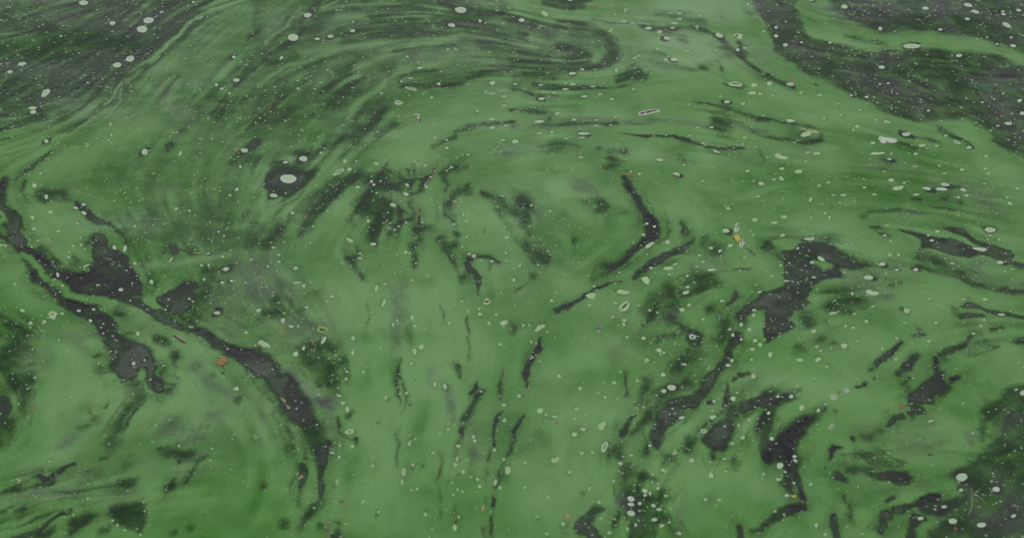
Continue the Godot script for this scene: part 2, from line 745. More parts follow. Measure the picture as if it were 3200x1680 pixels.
func sketch() -> void:
	for f in [["A", 0, 0], ["B", 800, 0], ["C", 1600, 0], ["D", 2400, 0], ["E", 0, 560], ["F", 800, 560], ["G", 1600, 560], ["H", 2400, 560], ["I", 0, 1120], ["J", 800, 1120], ["K", 1600, 1120], ["L", 2400, 1120]]:
		frames[f[0]] = [f[1], f[2], 2.414]
	frames["splash"] = [1150, 480, 5.633]
	frames["log"] = [1940, 300, 12.88]
	frames["loop"] = [2480, 380, 9.655]
	frames["bud"] = [2220, 660, 8.45]
	frames["drops"] = [2500, 1180, 7.51]
	frames["twig"] = [480, 740, 11.27]
	frames["curl"] = [920, 980, 13.52]
	frames["orange"] = [620, 1060, 11.27]
	frames["straws"] = [2660, 1360, 9.656]
	frames["stalks"] = [960, 1580, 13.52]
	frames["slab"] = [2720, 400, 12.88]
	frames["winged"] = [2240, 80, 22.53]
	frames["red"] = [2680, 700, 8.45]
	frames["grass"] = [3000, 1460, 7.51]
	frames["all"] = [0, 0, 1.0]
	read_strokes("all", """
G 450 480 320 850 420 320
G 1100 150 420 750 250 420 1300 60 300
G 800 800 340 700 950 260 650 700 260
G 1720 740 160
G 2600 560 160 2950 600 160
M 1000 120 260 820 260 240 1250 90 160
M 950 340 220 1120 400 120
M 640 780 180 780 860 160
D 150 120 300 430 100 220 250 260 220
D 480 60 120 380 230 140
D 60 250 260 250 150 240 560 40 160
P 250 650 220 150 820 160
P 1250 1000 420 1350 1300 360
P 2000 420 200 2300 330 260 2100 120 240
P 1700 1450 400 2300 1450 300 2500 1200 300
P 1250 1200 400 1000 1500 300
P 300 1300 300
w 420 330 260 600 180 240 760 60 200
w 350 520 300 700 450 320 1000 300 300
w 620 700 300 800 850 260 700 980 200
w 1150 250 260 1400 350 200
w 300 430 160 520 600 200
w 1700 700 160 1750 820 120
w 2500 540 100 2800 600 120 3100 650 100
w 1900 950 120 2000 1050 120
w 1550 1350 160 1700 1420 160
w 400 1480 200 800 1430 160
F 900 700 20 1300 400 20 1900 330 20
F 500 900 20 420 600 20 700 250 20 1000 0 20
""")
	read_strokes("A", """
T* -150 -150 1750 -150 1430 170 1200 380 930 590 640 700 330 800 0 900 -150 950
d* -420 -300 1750 -150 1430 170 1200 380 930 590 640 700 330 800 0 900 -250 980 -360 850 -440 640 -380 420 -460 200 -400 -50
V 1400 60 150 1150 220 260 900 400 260 650 580 240 330 700 120
D 1480 100 120 1180 250 200 950 400 200 700 560 150 400 700 80
V 1120 90 160 950 300 160 800 480 160
k 1400 210 70 1150 360 60 950 440 50
k 1150 120 90 1060 240 120
M 0 500 200 200 400 160
S 0 440 30 300 300 50 560 210 40 700 120 40
S 0 620 30 350 420 40 650 230 30
S 300 150 60 480 80 80 600 100 50
S 0 300 100 150 290 90 300 330 60
S 0 800 50 200 700 40 350 560 40
S 0 860 30 300 850 50 600 800 40
S 480 380 40 640 360 40
S 1080 300 60 1150 290 60
D 350 170 50 480 130 50 560 110 40
D 0 700 40 200 560 50 400 480 40 700 470 40
D 0 980 60 200 900 50 330 880 60
D 0 190 100 100 60 60
D 200 420 30 400 330 40 640 230 40
D 250 40 40 320 0 40
D 350 560 50 600 430 50 800 330 50
R 1800 10 40 1560 80 36 1430 170 40 1340 290 40 1180 400 40 1060 500 30 950 590 40 880 680 40 800 820 50 640 940 50 500 1030 50 330 1080 50 150 1110 40 0 1150 30
R 930 620 20 900 760 20 830 880 20 700 960 18
R 1180 430 40 1050 540 30 960 620 24
Z 1800 4 16 1560 76 18 1432 166 20 1345 290 22 1185 398 20 1064 498 14 955 586 22 884 680 20 804 820 22 644 940 22 504 1030 22 334 1080 20 150 1112 16 0 1152 12
D 1380 150 40 1280 300 40 1120 400 40 900 570 30
w 1500 200 120 1250 500 120 1000 760 100
k 940 600 10 930 640 12 880 700 14 840 780 20 770 850 22 680 900 24 560 980 20 500 1020 14
k 400 1140 12 300 1210 16 200 1270 20 100 1352 26
k 60 1352 30 0 1390 40
k 230 1270 10 320 1190 8
D 1100 490 40 980 560 30 900 590 20
G 900 880 160 1150 880 160 1300 800 120
G 1400 1200 120 1400 1320 140
P 600 1200 260 800 1050 260 1050 1000 200
P 300 1300 160 450 1220 160
P 1150 530 160 1300 480 120
M 1350 780 100 1600 700 160 1750 800 140 1900 700 100
M 1880 330 60 1860 430 40
D 1880 280 40 1931 250 40
D 1780 600 70 1880 500 60
D 1720 750 60 1650 860 100
M 1500 860 160 1700 860 160
V 1150 640 60 1450 640 60 1700 500 60
V 1250 740 100 1400 900 100
F 1640 200 20 1300 560 20 1000 900 20
F 1800 500 20 1500 900 20 1450 1300 20
K 1820 1160 40 1870 1120 60 1931 1080 80
D 1800 1200 80 1900 1230 80
D 1270 1110 50
k 1650 750 20 1720 750 16
""")
	read_strokes("B", """
T* -50 -100 1931 -100 1931 560 1400 640 900 640 700 800 500 1000 300 1352 -50 1352
d 350 150 300 900 120 260 1500 180 200
M* -50 -100 1931 -100 1931 560 1400 640 900 640 750 800 450 900 0 1050
G 150 100 200 300 -20 160
P 350 400 60 600 350 60
P 620 130 70 800 120 70
P 600 600 60 900 460 70 1200 340 60 1500 300 60
R 500 420 30 700 360 50 1000 320 60 1400 300 50
R 60 330 24 230 200 24 330 60 20
R 0 640 24 250 500 34 500 420 30
R 480 80 20 700 30 20 1000 20 20
V 560 180 120 500 240 60
V 80 280 150 150 200 100
V 1600 30 60 1800 40 60 1931 30 60
P 1100 530 120 1300 500 120 1500 440 120 1700 430 100
V 1150 470 100 1400 420 100 1650 420 100 1850 480 100
V 500 560 120 650 500 100
V 780 580 60 950 600 60
k 490 0 50 430 60 60 380 130 50 340 230 60 270 310 60 160 370 60 70 430 60
k 650 270 30 760 230 44 900 215 36 1100 205 30 1300 180 24
k 450 290 20 560 270 24
k 1380 0 30 1480 30 60 1600 70 70 1750 100 50 1931 110 36
D 900 250 80 1100 240 80 1300 250 60
D 1450 180 100 1600 170 100 1750 220 80 1900 300 60
k 1530 160 40 1640 160 30 1700 200 20
D 1700 330 80 1850 330 80
D 1000 60 24 1180 30 20
D 1050 390 24 1300 350 20 1500 350 20
k 1090 600 40 1200 560 24 1350 530 20 1450 530 14
D 1100 660 40 1300 650 40 1500 640 30 1700 560 40 1900 540 50
D 640 700 200 720 650 120
D 600 580 100 700 520 80
R 960 630 26 1050 580 34 1150 530 30
R 430 1340 40 600 1200 50 700 1000 60 720 850 60 830 720 60 950 640 50
S 0 830 40 150 660 40 350 480 40 600 400 30
D 30 900 120 130 780 100 200 700 80
D 180 850 120
D 950 760 100 860 860 150 760 980 150 620 1080 100 480 1160 60
V 850 860 80 980 780 60
k 1050 920 50 980 980 50 900 1020 30
G 1250 820 140 1500 780 160 1800 760 120
G 600 900 100 500 1000 160
P 1200 1000 300 1600 900 240 1931 900 200
P 1250 1150 200 1000 1180 160
k 1500 995 24 1620 960 30 1750 940 24 1931 920 20
D 1320 1120 20 1500 1030 30
V 1800 1180 80 1900 1150 80
D 60 430 60 100 480 40
K* 148 1284 215 1253 285 1296 442 1282 415 1359 343 1416 217 1487 99 1482 75 1415 109 1318
K 220 1300 60 250 1340 120 300 1340 120
D 130 1440 80 250 1440 80
D 120 1330 60 200 1270 60 420 1300 60 330 1440 60
D 330 1230 70 430 1190 60
k 310 1160 50 400 1200 50 350 1180 60
V 230 1210 50 300 1230 40
R 420 1360 30 330 1440 24 230 1520 20
""")
	read_strokes("splash", """
D 100 900 300 200 1050 300 350 1150 200 100 1250 200
D 30 450 160 200 520 200
V 560 820 200 680 840 160
V 1450 900 200 1550 1000 200
D 1690 190 120 1500 260 140 1350 340 120 1400 430 120
k 320 160 30 330 210 26
k 260 280 30 380 350 36 470 400 36 560 440 40 640 470 60 720 500 90
k 540 350 40 570 400 40 620 450 40
k 680 270 36 710 330 30 740 400 20
k 800 290 36 820 350 40 850 420 50 800 480 70
K 700 520 120 760 540 110 820 480 80 900 470 50 980 460 40
k 480 540 60 560 520 60 650 500 60
k 350 640 24 370 690 20 440 740 16 500 760 16 600 730 16 700 640 20 760 580 30
k 360 620 24 420 580 30 500 560 40
K 560 950 90 620 1000 80 700 1020 50
k 600 660 14 640 690 14 690 740 14
k 760 620 16 770 700 16
k 740 710 26 850 690 24 950 650 40 990 600 30
K 960 560 70 1000 480 90 1090 420 70 1180 340 50 1210 270 36
K 620 1170 90 700 1160 90 800 1130 60
K 920 1100 60 930 1180 70 980 1250 40
k 480 1240 70 560 1210 60
k 430 1310 60
k 910 960 30 930 1010 30
k 800 190 20 870 150 30 900 120 20
k 490 250 24
k 1390 1010 30 1440 1100 30 1500 1160 30
k 1300 340 24 1420 280 24 1550 220 20 1690 170 16
k 1400 500 40 1400 600 30 1340 680 30
D 1600 690 60 1690 650 60
""")
	read_strokes("all", """
k 1250 600 26 1190 562 34 1120 552 36 1065 578 34 1015 628 32 962 690 24
D 1150 620 50 1190 670 60 1160 720 40
k 1240 640 30 1260 680 36 1230 720 24
P 350 1480 120 620 1560 140 800 1500 120
W 1010 1260 60 960 1220 50 900 1160 40
W 420 1090 50 440 1140 50
V 1000 1340 60 1030 1420 50
V 330 880 60 420 900 50
V 985 960 150 1030 1050 160
V 820 880 140 900 930 120
P 100 1560 200 400 1640 160
""")
	read_strokes("C", """
T* -50 -50 400 120 800 250 850 450 700 560 900 650 0 720
M* -50 120 300 190 650 210 780 330 800 450 700 520 500 560 200 620 0 660
V 60 330 160 330 320 160 520 420 120
V 100 170 60 300 220 60
k* 200 -30 640 -30 560 50 430 82 300 65 240 40
D 0 140 60 150 180 60 300 190 60 550 200 60 690 250 60 760 340 80 760 440 80 650 500 70 450 500 60 200 480 50 0 470 50
D 60 260 60 250 290 60
k 40 140 40 140 190 40 240 230 40
R 640 400 60 620 450 40
R 160 290 60 300 320 40
D 320 370 50 450 370 60 560 410 60 420 440 60
D 0 390 40 200 410 40
G 200 100 60 400 110 60 600 60 120 900 60 160 1100 60 120
P 1100 30 120 1400 40 160 1700 60 120 1700 150 120
P 0 40 100 100 60 60
k 150 640 24 300 650 30 450 660 34 600 660 26 800 660 20 900 620 20 1000 590 14
D 800 610 50 950 560 50
D 930 530 60 880 580 40
D 100 560 60 300 560 60
k 0 680 14 150 705 14 350 710 10
G 200 780 140 500 800 160 900 800 200
G 1100 720 160 1400 720 160 1700 700 140
G 900 330 200 900 500 160 1100 450 140
P 1350 420 120 1500 430 120
P 1000 690 120 1750 600 120
P 600 820 100 800 880 140
k 1560 270 26 1600 340 60 1650 390 80 1720 410 70 1770 480 50 1850 530 40 1900 570 40 1940 580 24
k 1700 330 20 1720 390 20
k 940 180 10 1030 205 40 1150 215 50 1250 220 36
k 1250 200 24 1350 205 30 1460 220 30 1540 255 16
k 590 150 6 750 160 6 900 172 6
M 1100 100 30 1300 130 60 1450 160 40
V 1540 20 10 1560 60 10 1580 140 10
M 1050 480 30 1200 510 40 1400 530 50 1500 490 40
D 1420 530 30 1460 530 30
M 1080 390 40 1150 410 30
M 1300 310 60
k 1550 470 20 1590 540 20
k 1600 630 14 1680 650 20 1760 670 12
k 1370 780 10 1500 795 20 1620 820 30 1720 840 30 1840 880 24 1931 895 20
V 0 945 40 300 930 50 600 930 60 900 910 60 1200 910 50 1450 930 40 1700 940 50 1931 1000 40
k 0 955 12 130 950 16 300 935 22 450 925 22 620 930 16 720 945 14 800 930 14
D 1550 920 80 1650 940 50
M 1600 880 100 1560 940 120 1600 980 100
K 800 1005 6 900 1020 12 1000 1030 20 1100 1022 18 1200 1030 22 1270 1050 36 1350 1070 30 1450 1090 20 1540 1100 30 1650 1115 30 1720 1110 16
k 0 825 16 150 835 24 300 850 30 280 880 30
V 0 1150 160 150 1120 120
M 300 1120 80 450 1100 60
k 200 1105 10 330 1080 10 430 1080 10 500 1100 10
D 750 1180 80 780 1230 80
D 840 1150 60
D 650 1110 50
D 750 1260 70 820 1270 50
P 100 1240 160
G 250 1300 80 480 1180 60
P 450 1330 260
P 1000 1130 100 1250 1080 100 1450 1150 100 1500 1250 80 1300 1300 80
G 1200 1180 200 1350 1190 120
k 1870 1170 40 1900 1200 40
G 1700 1200 200 1800 1300 200
M 1280 1210 60
""")
	read_strokes("D", """
G 330 130 100 250 60 60
G 700 210 60
P 100 700 200 300 850 300 600 850 200 800 900 100
P 300 230 60 600 300 120 900 340 120 1200 310 100 1500 350 80 1850 440 60
G 500 160 80
G 150 550 100 50 480 80
G 560 1000 160 600 1100 160
G 1000 1180 150 1200 1230 150 1500 1200 160
P 1500 990 160 1600 1100 100
P 450 1230 260 300 1260 200
P 1650 1250 160 1800 1300 100
V 950 1230 150 800 1250 120 1100 1250 80
M 250 1010 140
k* -130 -60 180 -60 230 80 265 170 300 240 330 270 450 300 560 320 700 360 860 400 1000 400 1040 370 1160 355 1300 380 1450 385 1600 390 1720 410 1830 450 1931 480 2150 520 2320 600 2250 760 2360 900 2230 1060 2280 1220 2100 1230 1800 1130 1700 1060 1680 1010 1620 960 1500 915 1420 910 1250 925 1100 920 980 890 870 850 800 800 700 760 600 700 480 640 300 580 200 490 150 430 60 370 40 310 0 240 -40 150 -100 60
k* 400 -80 500 80 600 150 760 215 850 235 1000 250 1200 240 1400 270 1600 310 1750 350 2100 440 2330 420 2260 280 2370 120 2300 -40 2360 -300 500 -300
D 800 200 60 1000 190 60 1150 160 100 1100 80 100
D 1500 150 200 1700 250 150 1900 80 200
D 150 450 20 300 470 50 500 480 60 700 510 50 900 540 30 1000 560 20
D 1380 520 100 1420 650 70 1400 780 50
D 1150 400 60 1300 420 100
W 1700 560 120 1850 560 120
W 60 150 160 -50 60 150
W 300 400 150 200 350 100
W 850 430 120 1000 450 100
W 650 580 150 900 660 250 1100 750 250
W 550 100 150 750 120 200 950 100 150
W 1330 60 100 1300 140 120 1400 250 80
W 1700 760 200 1850 1000 160
W 1250 0 80 1400 30 80
k 770 180 30 900 200 40 1100 190 40
S 820 710 16 950 770 20 1100 820 16 1250 870 14 1350 885 12
S 900 540 14 1100 640 14 1300 760 14
S 1460 710 60 1520 740 50
S 1780 690 60
S 1360 430 30 1480 440 20
S 1870 220 50
k 600 270 16 750 300 20 880 335 24
k 880 390 16 980 385 14
k 0 590 16 80 620 30 200 660 24
k -100 890 12 0 905 16 150 930 20 250 950 16 350 965 18 420 1000 26 440 1040 34 380 1060 26 270 1070 20 100 1040 14 -20 1010 10 -100 990 10
k 230 1010 16 280 1020 12
k 700 970 10 800 1010 16 900 1040 30 1000 1075 26 1100 1100 26 1200 1130 16
k 1080 1020 8 1250 1060 12 1290 1065 10
D 1300 985 30 1400 1020 40 1500 1070 30
k 1300 980 14 1340 990 14
k 380 650 14 
k 850 1200 20 950 1215 20
k 0 560 8 30 570 8
""")
	read_strokes("E", """
P 400 300 400 300 500 300 450 600 200 700 250 200
P 120 700 200 250 900 200 400 950 200
P 1200 1090 100 1000 1000 100
P 1450 1230 160 1550 1300 200 1200 1280 200
P 540 1250 200 650 1320 200
G 50 800 120 20 860 80
G 350 1100 300 500 1080 150
M 1100 300 250 1050 450 200 1150 560 150
M 1700 350 300 1600 200 200
M 1350 420 200 1500 480 200
V 980 300 160 1100 330 160
V 1250 100 160
G 1080 530 160
G 1500 700 200 1250 770 120
M 1500 800 200 1600 850 300 1650 950 200
V 1600 1000 300 1750 1050 300
V 1850 700 200 1900 850 150
V 1080 670 50 1300 640 50 1500 600 50 1700 580 50 1931 540 40
P 1150 660 40 1400 620 40 1700 580 40
V 200 1250 200 250 1330 200
V 700 1180 100 500 1180 60
D 0 1050 100 60 1100 150 120 1200 200 80 1300 250
K 20 0 70 10 100 60 10 190 60 60 240 60 90 320 80 130 410 90 170 490 70 190 540 40
K -20 420 40 60 450 30 110 480 40 160 520 40
D 0 270 40 40 340 30
g -10 330 60 30 310 30
K 190 560 60 260 570 90 320 630 90 380 690 90 440 740 100 520 760 120 620 770 180
k 540 640 30 620 650 40 680 640 30
k 700 420 40 680 480 60
K* 700 410 790 440 830 530 880 550 960 590 1000 650 1050 720 1090 830 1100 880 1030 890 900 910 800 910 700 890 620 880 540 840 480 780 440 720 540 740 600 730 680 690 700 630 720 580 690 500
K 850 900 60 960 920 60 1050 950 70 1130 1000 70 1220 1040 70 1330 1090 60 1450 1120 40 1560 1140 50 1650 1200 70 1750 1270 90 1850 1330 110 1960 1420 120
K 120 520 16 160 570 16 190 640 30 250 700 60 320 770 70 420 850 70 500 900 90 600 980 100 680 1020 110 740 1070 110 810 1130 110 850 1180 90
K 870 1220 120 930 1280 150 1000 1320 180 1060 1352 160
g 170 580 30 220 620 40 300 700 40 380 790 40 480 830 40 560 880 44 650 920 50 760 940 60 850 950 60
g 1120 920 60 1180 960 50
K* 1200 880 1280 830 1380 790 1480 790 1560 820 1490 860 1480 920 1420 1000 1370 1020 1250 1000 1195 940
D 1560 820 120 1500 930 100 1450 1030 80
W 750 700 60 900 680 50 1000 670 40
W 640 820 60 760 780 40
k 250 90 40 350 110 60 450 110 60 520 150 50
D 280 120 60 350 170 40
K 560 170 24 620 200 36 680 260 44 760 310 50 830 350 30 870 370 20
k 880 390 30 920 430 30 960 490 20 980 560 16
k 190 0 20 190 40 24 180 70 24
k 850 1040 36 890 1045 26
D 1170 1210 60 1230 1230 60
D 750 1310 40
k 1280 1340 40
D 600 620 40 560 580 30
k 1300 540 60 1330 520 40
k 1240 540 24
S 1150 740 60 1120 860 50
D 1560 690 60 1720 680 40
""")
	read_strokes("F", """
P 640 180 140 600 300 200 720 200 100
P 550 850 300 700 950 400 850 1150 300 1300 900 300 1250 1050 300
P 1700 200 260 1600 330 240 1800 330 200 1400 350 160
G 500 400 300 300 580 260 600 560 240 900 560 200
G 600 1200 100 900 1180 100 1100 1200 80 1400 1190 60
G 1800 1000 300 1900 1100 200 1650 800 150
G 1300 780 120 1100 720 120 800 720 80
P 1500 1100 200 1700 1300 200
V 0 700 260 100 850 250 100 950 200
V 200 1100 260 350 1150 250
V 1070 850 130 1080 1000 120 1090 1120 90 1080 1250 80
V 1450 250 140 1500 150 100
M 400 900 140
M 150 300 150 300 150 120
M 1160 1190 80
R 60 100 40 60 300 60 200 200 40
R 380 80 40 280 200 40 200 320 50
k 700 40 40 640 90 60 560 150 70 470 210 70 400 270 60 350 350 50 330 410 40
D 560 110 120 430 230 120 660 60 80
D 850 200 160 950 250 200 870 380 120
D 150 900 100 200 1010 60 50 1020 80
D 400 1300 180 520 1300 120
D 0 450 150 120 480 100
D 60 380 60 180 370 60
k 1380 430 50 1430 520 50 1470 600 40 1500 690 24
D 1470 480 60
k 1230 390 40 1220 450 40 1200 500 40
D 1160 490 40 1200 600 40 1180 660 40
k 1330 350 30 1260 390 30
k 700 600 50 730 640 30 760 690 24 800 770 14
k 720 590 20 800 580 14
M 700 290 40 720 340 30
k 740 500 24 770 540 20
K 1830 630 14 1750 590 30 1680 590 36 1620 620 44 1595 670 50 1640 710 44 1690 760 38 1690 810 34 1690 860 20 1700 890 12
k 1790 640 20 1775 720 12
D 1560 750 60
D 1900 220 100
k 1690 100 40 1760 130 36 1840 170 50 1900 230 50
D 1600 80 60 1520 100 50 1450 190 60
k 1390 960 8 1420 1030 8 1420 1100 8
k 1600 1050 6 1600 1250 8 1600 1352 6
k 840 930 6 850 1080 6
D 1500 400 40
""")
	read_strokes("G", """
G 450 330 400 300 450 300 500 550 300 700 300 200
G 1450 120 100 1300 80 120 1550 200 120 1700 60 200
G 1650 640 60 1450 580 120
P 350 90 200 500 130 100 800 130 120 850 190 80
P 1250 200 260 1400 300 200 1350 230 160
P 1100 540 140 1300 560 80
P 450 850 200 350 780 150 700 950 250 900 900 250 900 1050 200
P 600 1290 300 800 1290 200
P 1700 380 160 1850 600 200
V 500 40 140 600 60 120 650 130 60
V 780 1290 160
M 400 150 30 600 180 30 750 210 40 850 250 30
k 660 180 50 690 195 60
D 650 240 50
D 500 460 50
K 830 0 30 870 50 60 920 110 60 970 180 70 1020 250 70 1060 310 110 1060 390 110 1010 450 90 960 500 70 900 550 60 840 600 50 780 640 50 720 680 40
D 720 680 60 650 720 50 600 750 40
V 960 230 60 1000 270 50
K 1330 500 36 1280 540 50 1200 570 60 1130 610 60 1060 640 50 1000 680 50 940 710 44 900 750 14
k 1380 440 14 1340 480 24
K 820 770 12 740 780 18 680 810 22 620 840 28 560 870 28 520 910 32 460 960 34 410 990 40 350 1015 34
K 205 1180 16 205 1240 30 190 1300 40 160 1352 36
k 1280 340 36 1300 390 56 1290 420 40
k 60 190 60 50 250 90 80 300 80 110 360 40 130 410 24
D 100 150 60 110 200 80
V 180 240 60
k 90 460 24 130 520 40 180 560 60 240 600 70
D 160 540 130 220 600 80
D 150 720 50
k 120 780 16 70 830 20 40 860 12
k 30 1120 30 30 1160 30
D 1480 470 100 1520 500 120
V 1400 620 130 1550 620 130 1350 660 100
D 1180 780 80 1150 860 140 1100 900 120
D 1430 790 140 1380 760 150 1520 750 100
k 1280 850 60 1340 860 40
k 1150 870 40 1220 880 40
k 1200 960 70 1250 1000 110 1230 1060 100 1230 1100 50
W 1230 1060 80
k 1040 990 30 1080 1010 40 1060 1060 40 1000 1100 20
D 1050 1000 130
k 1250 1110 36 1300 1150 36 1350 1170 36
K 1350 1210 90 1390 1200 90
k 1230 1180 30 1150 1190 40 1100 1220 40 1090 1250 30
g 1350 1050 140 1430 1060 150 1500 1100 150
K 1690 850 30 1660 900 36 1620 940 30
K 1931 930 140 1850 960 80 1790 980 60 1740 1020 60 1700 1040 50
D 1720 1050 60 1750 1090 60
g 1840 1050 90 1850 1130 110 1880 1230 90 1760 1200 50
K 1690 1210 110 1660 1280 90 1630 1340 60
D 1550 1200 100 1600 1100 100
k 1740 1180 50
M 1500 1000 100
D 1480 1000 60
D 1350 1310 150
V 650 1110 80
k 1910 490 40
k 1760 520 8 1830 560 10
k 1700 680 10 1800 680 8
""")
	read_strokes("H", """
G 300 30 200 150 150 300 500 100 200
G 1800 250 100 1600 320 60 1300 330 80
G 830 1020 160
P 300 380 300 600 350 150
P 1200 800 200 1350 800 200 1000 900 200 1500 850 120
P 750 560 160 850 580 120 650 520 80
P 700 1250 200 1000 1300 200 1200 1200 200 1800 1300 200
P 1100 1000 150 1300 950 150 1800 920 150
V 1500 100 240 1700 200 160 1250 30 100
V 1030 240 60 1150 270 60
V 700 780 260 800 720 200 900 700 200 1050 690 120
V 880 880 120 860 980 60
M 250 1300 100
k 0 460 40 50 430 40 100 415 30 200 430 26
k 20 500 70 60 560 70 100 600 80
K* 120 640 150 600 100 540 190 545 220 480 280 465 420 480 520 500 500 540 560 570 680 620 760 630 700 660 560 660 570 720 560 760 470 770 400 790 310 840 320 920 340 960 280 1010 200 1020 140 1060 180 1090 200 1130 120 1160 30 1220 -40 1250 -20 1150 -30 1050 -10 960 -150 960 -180 1010 -230 1040 -200 990 -110 940 20 860 90 810 130 700
k 260 460 50 350 470 60 480 500 50
D 230 590 80 350 560 80 420 700 80
W 230 690 120 480 700 120 520 560 60
W 80 960 40 300 970 50
W 60 1100 120
g 430 640 90 360 620 40 480 650 60
g 120 480 50 160 500 60 120 460 30
V 560 740 120 650 700 100
k 500 530 60 600 590 60 700 630 50 780 625 24
D 620 900 180 500 960 140 680 950 80
D 600 1030 70
k 300 1100 110
D 460 1110 40
K* 990 380 1100 385 1180 410 1260 430 1380 430 1480 470 1560 510 1650 520 1720 560 1820 600 1931 630 2060 650 2060 690 1850 650 1750 610 1650 570 1480 570 1330 560 1250 530 1130 530 1150 490 1150 450 1080 410
K 1330 375 20 1400 390 40 1470 410 50 1530 450 40 1600 490 50 1680 510 50 1750 540 60 1830 560 60
g 1330 400 30 1420 430 20 1500 470 20 1560 500 14
V* 1110 540 1350 560 1500 570 1680 590 1640 660 1700 740 1850 760 2060 800 2060 870 1850 860 1650 820 1500 770 1430 740 1250 720 1130 640
k 1150 650 24 1300 710 24 1450 740 30 1550 790 36 1700 810 44 1850 830 44 2060 850 30
k 1230 550 90 1150 560 50
D 1300 640 90 1450 700 70
S 1200 640 60 1350 690 60
k 1310 20 14 1420 50 14
k 1080 150 24 1150 155 24
k 1280 150 30 1340 160 30
k 1240 220 10 1350 230 14 1420 240 10
D 1450 190 40
D 700 290 14 820 260 12 920 235 14 1000 225 10
K 780 370 14 810 372 20 850 370 30
k 820 410 20 840 420 16
k 870 425 20 900 428 16
k 900 800 14 990 785 16
K 1460 960 16 1530 950 36 1580 960 36 1640 980 30 1750 1000 40 1850 1020 50 1931 1035 50 2060 1040 50
K 1450 1050 36 1520 1040 50 1600 1020 30
D 1390 990 60 1420 1030 60
k 1710 1150 30 1780 1132 24
k 1130 1112 16 1155 1105 12
k 1080 1180 30 1160 1155 24
K 990 1230 14 960 1270 24 920 1310 40 890 1352 40
k 1120 1330 30 1070 1352 30
k 1630 1190 50 1560 1200 40
K 1560 1200 30 1480 1240 36 1400 1270 44 1340 1300 50 1290 1340 40
k 1510 1320 16 1620 1325 20 1700 1300 24 1740 1270 20
k 1860 1230 30 1931 1230 60
k 410 1212 36 370 1235 20
k 500 1222 24 470 1232 16
k 1030 985 20 1070 1010 14
""")
	read_strokes("I", """
P 1350 250 300 1200 400 200 1500 270 200 1450 470 200
P 500 130 300 600 200 200 400 400 200 650 40 100
P 450 700 200
P 1500 1050 200 1750 1050 150
P 450 1280 150 700 1290 100
S 0 1000 30 300 930 30 560 850 24
S 0 1200 30 250 1130 30 500 1090 30 900 1010 30
V 0 1060 60 300 1010 60 600 1000 60
D 100 1000 20 280 970 20 420 950 16
D 400 1010 16 700 980 16 1000 960 12
D 0 1270 24 200 1220 20 330 1160 16
P 1100 1010 80 1400 1000 60 1900 900 60
G 1230 60 150 1220 110 100
G 600 400 200 700 520 250 750 620 250 900 750 300 1100 700 250 650 780 150
G 200 650 250 100 800 250
G 1700 720 250 1850 750 250
G 1800 960 150 1300 920 120 1500 930 100
G 1250 1210 120 1400 1220 160 1800 1130 200
G 1400 680 200 1300 730 200
V 250 60 200 200 250 120 100 330 100
V 1450 560 180 1300 560 180 1500 530 120
V 1600 400 200 1750 330 200 1500 80 150
V 200 980 200 400 1000 160 700 1000 200 900 1040 250 600 920 100
V 1400 850 200 1350 800 100
V 500 640 120
D 60 100 140 100 200 130 200 150 130 180 300 80 170 430 50
k 180 40 40 260 20 30
K 0 320 60 40 400 80 10 480 60
D 60 500 140 30 600 120
M 700 860 120 900 800 160
K 900 20 120 980 60 170 1020 110 90 970 140 60
k 870 20 60
K 1090 20 70 1140 60 60 1150 110 50 1140 150 70 1180 190 110 1200 230 60
g 1085 115 50 1070 140 30
k 1280 0 50 1310 60 24 1340 120 20 1370 140 16
D 1030 220 120 1060 290 130 1000 350 110 940 430 90 890 510 90 850 580 100 840 640 110
k 1260 240 30
k 780 360 20 800 330 12
k 660 390 24 700 450 36
k 590 530 40 640 510 30
k -20 1030 30 80 990 30 180 940 30 270 900 30
K 300 900 36 350 920 36 420 880 36 480 840 40 560 800 36
k 400 950 36
k 150 1130 60
k 20 1120 24 90 1100 20
k 230 1210 16 320 1180 20 400 1150 16 500 1160 16
K 80 1352 36 200 1320 36 280 1280 36 380 1210 32 450 1180 36 540 1160 40
k 560 1200 60 600 1250 70 560 1280 50
k 640 1130 56 700 1120 46 740 1105 20
k 660 1180 60 690 1210 60 630 1250 60 580 1290 50
k 270 1320 50 380 1300 50
k* 800 1140 900 1100 1040 1080 1130 1085 1130 1150 1110 1260 1080 1352 950 1300 870 1260 800 1200
D 900 1180 120 1020 1150 120
V 800 1180 60 900 1140 40
k 1300 980 50 1280 1020 44 1330 940 24
D 1420 940 14 1470 870 26 1520 800 26 1560 750 14
D 1280 690 80 1350 680 60 1200 690 50 1430 720 50
k 1210 690 24
k 1310 700 30
k 1370 790 20
D 960 950 90 1000 940 60
k 910 930 16
k 810 910 16
k 750 770 24 800 755 20
k 1330 1310 50
D 1440 1270 50
D 780 1320 60
D 1780 300 50
D 1620 120 40
F 0 300 20 100 900 20
F 0 950 20 600 750 20 1000 300 20
""")
